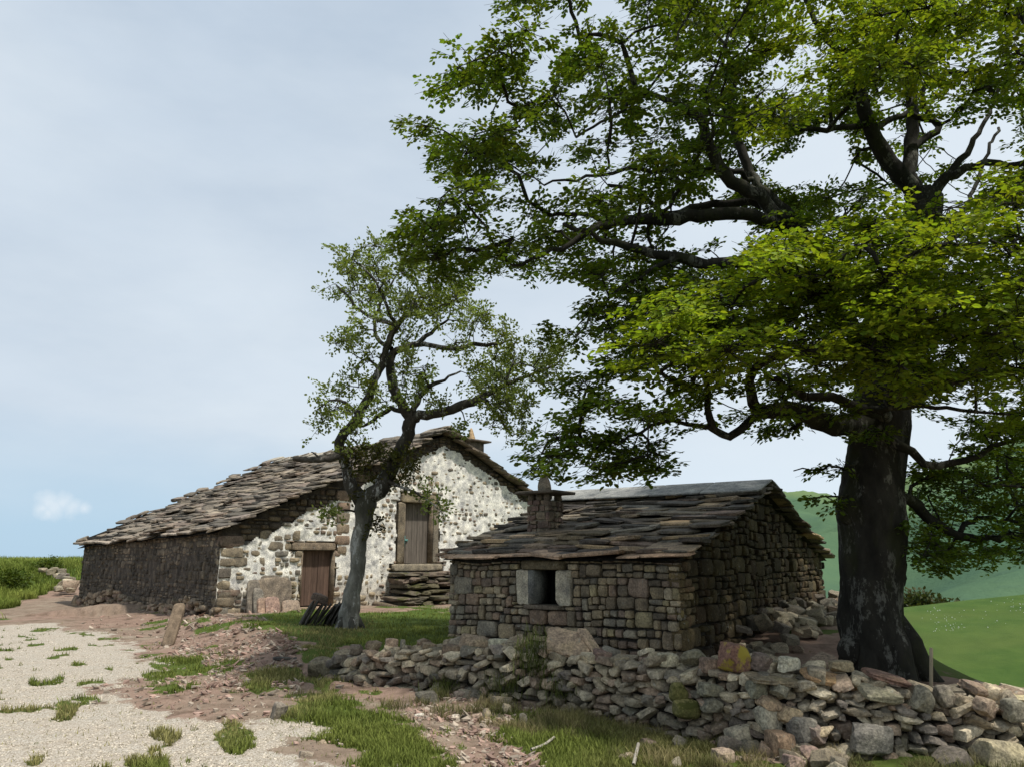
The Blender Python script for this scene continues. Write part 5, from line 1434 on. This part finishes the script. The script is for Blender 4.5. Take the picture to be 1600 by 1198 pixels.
    tag(tw.build('twigs', M_BARK2, root), kind='stuff'); CC = np.array(CC)
    V, F, C = leaves(np.array(B), np.array(A), np.array(Uv), TPL_T, .066, .5, lambda I: CC[I], jit=.7)
    np_mesh('crown', V, [F], M_LEAF2, C, False, root); print('small tree leaves', len(V)//6)
small_tree(); _lap('small_tree')

# ================================================================== grass, pebbles, bushes
def blades(name, P, hgt, wid, col, label=None, lean=.45, mat=M_GRASS):
    n = len(P); an = rng.random(n)*2*math.pi; d = np.stack([np.cos(an), np.sin(an), 0*an], 1)
    s = np.stack([-np.sin(an), np.cos(an), 0*an], 1); ln = (rng.random((n,1))*lean+.05)
    h = hgt*(.55+.9*rng.random(n)); h = h[:,None]; w = (wid*(.7+.6*rng.random(n)))[:,None]
    up = np.array([0,0,1.])
    b0, b1 = P - s*w/2, P + s*w/2; m = P + up*h*.55 + d*h*ln*.35
    m0, m1 = m - s*w*.38, m + s*w*.38; t = P + up*h*.95 + d*h*ln
    V = np.stack([b0, b1, m1, m0, t], 1).reshape(-1,3); o = np.arange(n)[:,None]*5
    c = np.asarray(col)
    C = np.repeat(c, 5, axis=0)*np.tile(np.array([.55,.55,.95,.95,1.2]), n)[:,None]
    ob = np_mesh(name, V, [o+np.array([[0,1,2,3]]), o+np.array([[3,2,4]])], mat, C, False)
    return tag(ob, label, None, None, 'stuff')
def scatter(n, x0, x1, y0, y1):          # random ground points seen in a photo window, denser near the camera
    px = rng.random(n)*(x1-x0)+x0; py = rng.random(n)*(y1-y0)+y0
    dx, dy = (px-800)/1200, (599-py)/1200; d = np.stack([dx, CP-dy*SP, SP+dy*CP], 1)
    t = np.clip((0.1-1.6)/d[:,2], 1, 60)
    for _ in range(6):
        P = EYE + d*t[:,None]; t = t + (H(P[:,0],P[:,1])-P[:,2])/d[:,2]*.8; t = np.clip(t, 1, 80)
    P = EYE + d*t[:,None]; P += np.stack([rng.normal(0,.04,n), rng.normal(0,.12,n), 0*px], 1); P[:,2] = H(P[:,0],P[:,1])-.015; return P
def in_building(P):
    q = P[:,:2]
    a = (q-FC[:2]) @ FG[:2]; b = (q-FC[:2]) @ FW[:2]; f = (a > -.05) & (a < FWID) & (b > -.05) & (b < FLEN)
    a = (q-HA[:2]) @ HGd[:2]; b = (q-HA[:2]) @ HBd[:2]; h = (a > -.05) & (a < HG) & (b > -.05) & (b < HL)
    return f | h
def grass():
    P = scatter(420000, -60, 1660, 945, 1240); g, gr = masks(P[:,0], P[:,1])
    keep = (rng.random(len(P)) < (gr**1.8+.02)*(.35+.65*sm(.35,.6,fbm(P[:,0]*2.5, P[:,1]*2.5,0,3)))) & ~in_building(P) & (P[:,1] < 24) & ~((P[:,0] > 4.8) & (P[:,1] > 8.6))
    P = P[keep]; n = len(P); dist = P[:,1]
    v = fbm(P[:,0]*.8+3, P[:,1]*.8, 0, 3)[:,None]; r = rng.random((n,1))
    dry = sm(.44,.66,fbm(P[:,0]*.6+30, P[:,1]*.6+9, 0, 3))[:,None]*.7
    moss = (sm(.5, 2.2, P[:,0])*sm(9.5,8.5,P[:,1]))[:,None]*.75
    dry = np.maximum(dry, moss)
    col = (np.array((.105,.145,.024))*(1-v)+np.array((.215,.235,.055))*v)*(1-dry) + np.array((.30,.255,.11))*dry
    col = col*(.6+.8*r)
    patchh = (.5+1.0*fbm(P[:,0]*1.6+11, P[:,1]*1.6, 0, 3))*(.45+.55*gr[keep])
    lawn = sm(12,14,P[:,1])
    mo = moss[:,0]/.75
    hgt = (.075*(1-lawn)+.06*lawn)*patchh*(1-.55*mo)
    col = col*(1-.75*mo[:,None]) + (np.array((.115,.115,.028))*(1-v)+np.array((.075,.062,.03))*v)*(.5+.9*r)*.75*mo[:,None]
    blades('grass', P, hgt, .0055+.0005*dist, col, lean=.8)
    # tufts of dry tall grass along the wall foot and on the wall
    pts = []
    for k in range(120):
        s = rnd.uniform(wall_at(690), wall_at(1640)); p, t, nn = wl(s); p = p + nn*rnd.uniform(.05,1.3)
        m = rnd.randrange(60,150); q = np.array([p[0],p[1]]) + rng.normal(0,.07,(m,2)); pts.append(q)
    q = np.concatenate(pts); P = np.column_stack([q, H(q[:,0],q[:,1])-.02]); n = len(P); r = rng.random((n,1))
    col = np.array((.33,.28,.13))*(.5+.9*r)*(1-(v:=sm(.45,.6,fbm(P[:,0]*1.5,P[:,1]*1.5,0,2))[:,None])*.6)+np.array((.05,.08,.012))*v*.6
    blades('dry_grass', P, np.full(n,.115), .006, col*.8, lean=1.2)
    pts = []                              # green tufts hanging on the wall by the window
    for (px, py, sp) in ((832,1012,.10),(830,1030,.09),(842,1050,.08),(800,1075,.10),(770,1085,.10),(870,1085,.1),(690,1092,.12),(700,1080,.08)):
        s = wall_at(px); Y = wl(s)[0][1]-.03; c = at(px, py, Y); m = 150
        pts.append(c + rng.normal(0,sp,(m,3))*np.array([1,.6,.8]))
    P = np.concatenate(pts); n = len(P); blades('wall_grass', P, np.full(n,.13), .007, np.array((.115,.14,.035))*(.5+rng.random((n,1))), lean=1.2)
    # bank on the left: tall rough grass
    P = scatter(60000, -80, 150, 862, 958); P = P[(P[:,1] > 20.5) & (masks(P[:,0],P[:,1])[1] > .5) & ~in_building(P)]
    extra = np.column_stack([rng.uniform(-38,-14,26000), rng.uniform(23,48,26000)]); extra = np.column_stack([extra, H(extra[:,0],extra[:,1])]); extra = extra[(extra[:,2] > .38) & (extra[:,0] < np.interp(extra[:,1],[20,26,36,44],[-15.2,-17.4,-20.6,-14])) & ~in_building(extra)]
    P = np.concatenate([P, extra]); n = len(P); v = fbm(P[:,0]*.5, P[:,1]*.5, 0, 3)[:,None]
    col = (np.array((.115,.165,.025))*(1-v)+np.array((.27,.30,.065))*v)*(.55+.8*rng.random((n,1)))
    blades('bank_grass', P, .26*(.5+fbm(P[:,0]*.7, P[:,1]*.7,0,3)), .030, col, lean=.8)
    # clumps of rough grass and moss cushions at the wall foot
grass(); _lap('grass')

def pebbles():
    P = scatter(60000, -30, 620, 975, 1235); g, gr = masks(P[:,0], P[:,1]); P = P[(g > .12+.5*rng.random(len(P))) & ~in_building(P)]
    tv, tf = cube_tpl(1); n = len(P)
    sz = .003+.006*rng.random(n)**3+.00025*P[:,1]
    V = (norm(tv)[None]*1.2*(.6+.6*rng.random((n,8,1))))*sz[:,None,None]*np.array([1.2,1.2,.8]) + (P+np.array([0,0,.012]))[:,None,:]
    F = (tf[None] + np.arange(n)[:,None,None]*8).reshape(-1,4)
    c = np.array((.60,.53,.43))*(.55+.6*rng.random((n,1))); o = np_mesh('gravel', V.reshape(-1,3), [F], M_PEB, np.repeat(c,8,axis=0), False); tag(o, kind='stuff')
    # pinkish shards on the dirt slope and track edges
    P = np.concatenate([scatter(1700, 265, 470, 950, 1075), scatter(900, 130, 470, 960, 1125), scatter(1500, 640, 1000, 1090, 1200), scatter(500, 450, 1250, 1040, 1200)])
    g, gr = masks(P[:,0], P[:,1]); P = P[(g < .3) & (gr < .75) & ~in_building(P)]; n = len(P)
    sz = .012+.045*rng.random(n)**3; sz *= (P[:,1]/11)**.5
    R = rng.normal(size=(n,3,3)); V = norm(tv)[None]*(.5+.8*rng.random((n,8,1)))*sz[:,None,None]*np.array([1.5,1.1,.55]); a = rng.random(n)*6.28
    x, y = V[...,0].copy(), V[...,1].copy(); V[...,0] = x*np.cos(a)[:,None]-y*np.sin(a)[:,None]; V[...,1] = x*np.sin(a)[:,None]+y*np.cos(a)[:,None]
    V[...,2] += V[...,0]*rng.normal(0,.4,(n,1)); V = V + (P+np.array([0,0,.03]))[:,None,:]
    F = (tf[None] + np.arange(n)[:,None,None]*8).reshape(-1,4)
    base = np.where(rng.random((n,1)) < .5, np.array([(.36,.245,.195)]), np.array([(.40,.33,.26)]))*(.55+.6*rng.random((n,1)))
    o = np_mesh('stone_chips', V.reshape(-1,3), [F], M_PEB, np.repeat(base,8,axis=0), False); tag(o, kind='stuff')
pebbles(); _lap('pebbles')

def bush(name, c, r, col, n, label, group=None, leaf=.07, flat=.7):
    B = []; A = []; lumps = [np.asarray(c)+rng.normal(0,1,3)*r*np.array([.55,.45,.28])+np.array([0,0,r*flat*.5]) for _ in range(9)]
    root = empty(name, label, 'bush', group); mb = MB()
    for q in lumps:
        tube(mb, [np.asarray(c)+np.array([0,0,-.1]), (np.asarray(c)+q)/2+rng.normal(0,.05,3), q], [.03*r,.022*r,.008*r], 4, (.06,.05,.04))
        for k in range(n//9):
            d = norm(rng.normal(size=3)); B.append(q+d*r*.42*rnd.random()**.4*np.array([1,1,flat])); A.append(d)
    mb.build('stem', M_BARK, root); B, A = np.array(B), np.array(A)
    V, F, C = leaves(B, A, norm(np.array([0,0,1.])+rng.normal(0,.5,(len(B),3))), TPL_T, leaf, leaf*7, lambda I: np.broadcast_to(np.array(col), (len(I),3)), jit=.7)
    np_mesh('foliage', V, [F], M_LEAF2, C, False, root)
for px, py, Y, r, lab in ((1436,928,66,1.5,'dark low bush on the far edge of the meadow beside the beech'), (1482,925,66,.9,'smaller dark bush on the meadow edge, right of the larger one')):
    P = at(px, py, Y); P[2] = h1(P[0], P[1]); bush('meadow_bush', P, r, (.035,.055,.02), 700, lab, 'bushes on the meadow edge', .36)
for px, py, Y, r, lab in ((76,868,37,.7,'rounded green tuft bush standing on the grassy bank crest'), (8,872,30,.6,'leafy weed clump on the bank at the left edge')):
    P = at(px, py+4, Y); P[2] = h1(P[0], P[1])-.1; bush('bank_bush', P, r, (.07,.11,.02), 300, lab, 'bushes on the bank', .09)

def flowers():                           # white specks scattered over the meadow
    n = 240; P = []
    for (px, py, s) in ((1460,955,8),(1480,975,10),(1490,980,7),(1590,945,18),(1590,935,12),(1470,965,20),(1560,960,25)):
        for k in range(14):
            x, y = px+rnd.gauss(0,s), py+rnd.gauss(0,s*.6); q = gp(x, y)
            if q[1] > 12 and y > 935: P.append(q)
    P = np.array(P); n = len(P); tv, tf = cube_tpl(1); sz = .0006*P[:,1]*(.4+.8*rng.random(n))
    V = norm(tv)[None]*sz[:,None,None] + (P+np.array([0,0,.03]))[:,None,:]; F = (tf[None]+np.arange(n)[:,None,None]*8).reshape(-1,4)
    tag(np_mesh('meadow_flowers', V.reshape(-1,3), [F], M_PEB, np.full((n*8,3),.7), False), kind='stuff')
flowers()

# ================================================================== light, sky, camera
SUN = np.array([.78,-.62]); SUN = SUN/np.linalg.norm(SUN); EL = math.radians(66)
sv = Vector((SUN[0]*math.cos(EL), SUN[1]*math.cos(EL), math.sin(EL)))
L = bpy.data.lights.new('sun', 'SUN'); L.energy = 4.6; L.angle = math.radians(2.5); L.color = (1.0,.955,.88)
lo = bpy.data.objects.new('sun', L); COL.objects.link(lo); lo.rotation_euler = sv.to_track_quat('Z', 'Y').to_euler(); lo.location = sv*40

w = bpy.data.worlds.new('World'); scene.world = w; w.use_nodes = True
nt = w.node_tree; nt.nodes.clear(); g = N(nt)
out = nt.nodes.new('ShaderNodeOutputWorld'); bg = nt.nodes.new('ShaderNodeBackground'); bg.inputs[1].default_value = .112
sky = nt.nodes.new('ShaderNodeTexSky'); sky.sky_type = 'NISHITA'; sky.sun_disc = False
sky.sun_elevation = EL; sky.sun_rotation = math.atan2(SUN[0], SUN[1]); sky.altitude = 700; sky.dust_density = 1.5
tc = g.new('ShaderNodeTexCoord').outputs['Generated']
sep = g.new('ShaderNodeSeparateXYZ'); g.link(tc, sep.inputs[0])
mp = g.new('ShaderNodeMapping'); mp.inputs['Scale'].default_value = (1.0,1.0,2.6); mp.inputs['Rotation'].default_value = (0,.25,0); g.link(tc, mp.inputs[0])
n1 = g.noise(mp.outputs[0], 1.6, 6, .55); n2 = g.noise(mp.outputs[0], 4.5, 5, .55)
elv = sep.outputs[2]
veil = g.mix(g.ramp(n1, .36, .66), (4.8,5.7,6.75), (6.5,7.25,7.95))          # high thin overcast, bluish grey to pale
veil = g.mix(g.math('MULTIPLY', g.ramp(n2, .4, .7), .3), veil, (6.2,7.1,8.1))
azx = g.math('ADD', g.math('MULTIPLY', sep.outputs[0], 1.0), .15)
veil = g.mix(g.ramp(azx, .05, .75), veil, (7.2,7.95,8.6))                    # paler towards the sun side
low = g.mix(g.ramp(sep.outputs[0], -.45, .1), (4.3,6.0,7.5), (6.8,7.8,8.7)) # clear blue band low on the left
nlow = g.math('ADD', elv, g.math('MULTIPLY', g.math('SUBTRACT', n1, .5), .16))
veil = g.mix(g.ramp(nlow, .03, .17), low, veil)
c = g.mix(.93, sky.outputs[0], veil)
# one small cumulus low on the left
def dirv(px, py): d = norm(ray(px, py)); return tuple(float(q) for q in d)
acc = None
for (px, py, r) in ((76,784,.016),(98,785,.017),(86,791,.018),(66,793,.012),(112,792,.015),(132,793,.010),(74,800,.010)):
    vm = g.new('ShaderNodeVectorMath', operation='DISTANCE'); g.link(tc, vm.inputs[0]); vm.inputs[1].default_value = dirv(px, py)
    f = g.math('SUBTRACT', 1.0, g.math('DIVIDE', vm.outputs['Value'], r)); acc = f if acc is None else g.math('MAXIMUM', acc, f)
n3 = g.noise(tc, 55, 5, .6)
cl = g.math('ADD', acc, g.math('MULTIPLY', g.math('SUBTRACT', n3, .5), 1.3))
c = g.mix(g.math('MULTIPLY', g.ramp(cl, .05, .9), .6), c, (7.4,8.0,8.5))
g.link(c, bg.inputs[0]); g.link(bg.outputs[0], out.inputs[0])

cam = bpy.data.cameras.new('camera'); co = bpy.data.objects.new('camera', cam); COL.objects.link(co)
cam.sensor_fit = 'HORIZONTAL'; cam.sensor_width = 36; cam.lens = 27.0; cam.clip_start = .05; cam.clip_end = 100000
co.location = EYE; co.rotation_euler = (math.pi/2+PITCH, 0, 0); scene.camera = co
scene.view_settings.view_transform = 'Standard'; scene.view_settings.look = 'None'; scene.view_settings.exposure = 0; scene.view_settings.gamma = 1
scene.cycles.max_bounces = 6; scene.cycles.transparent_max_bounces = 4
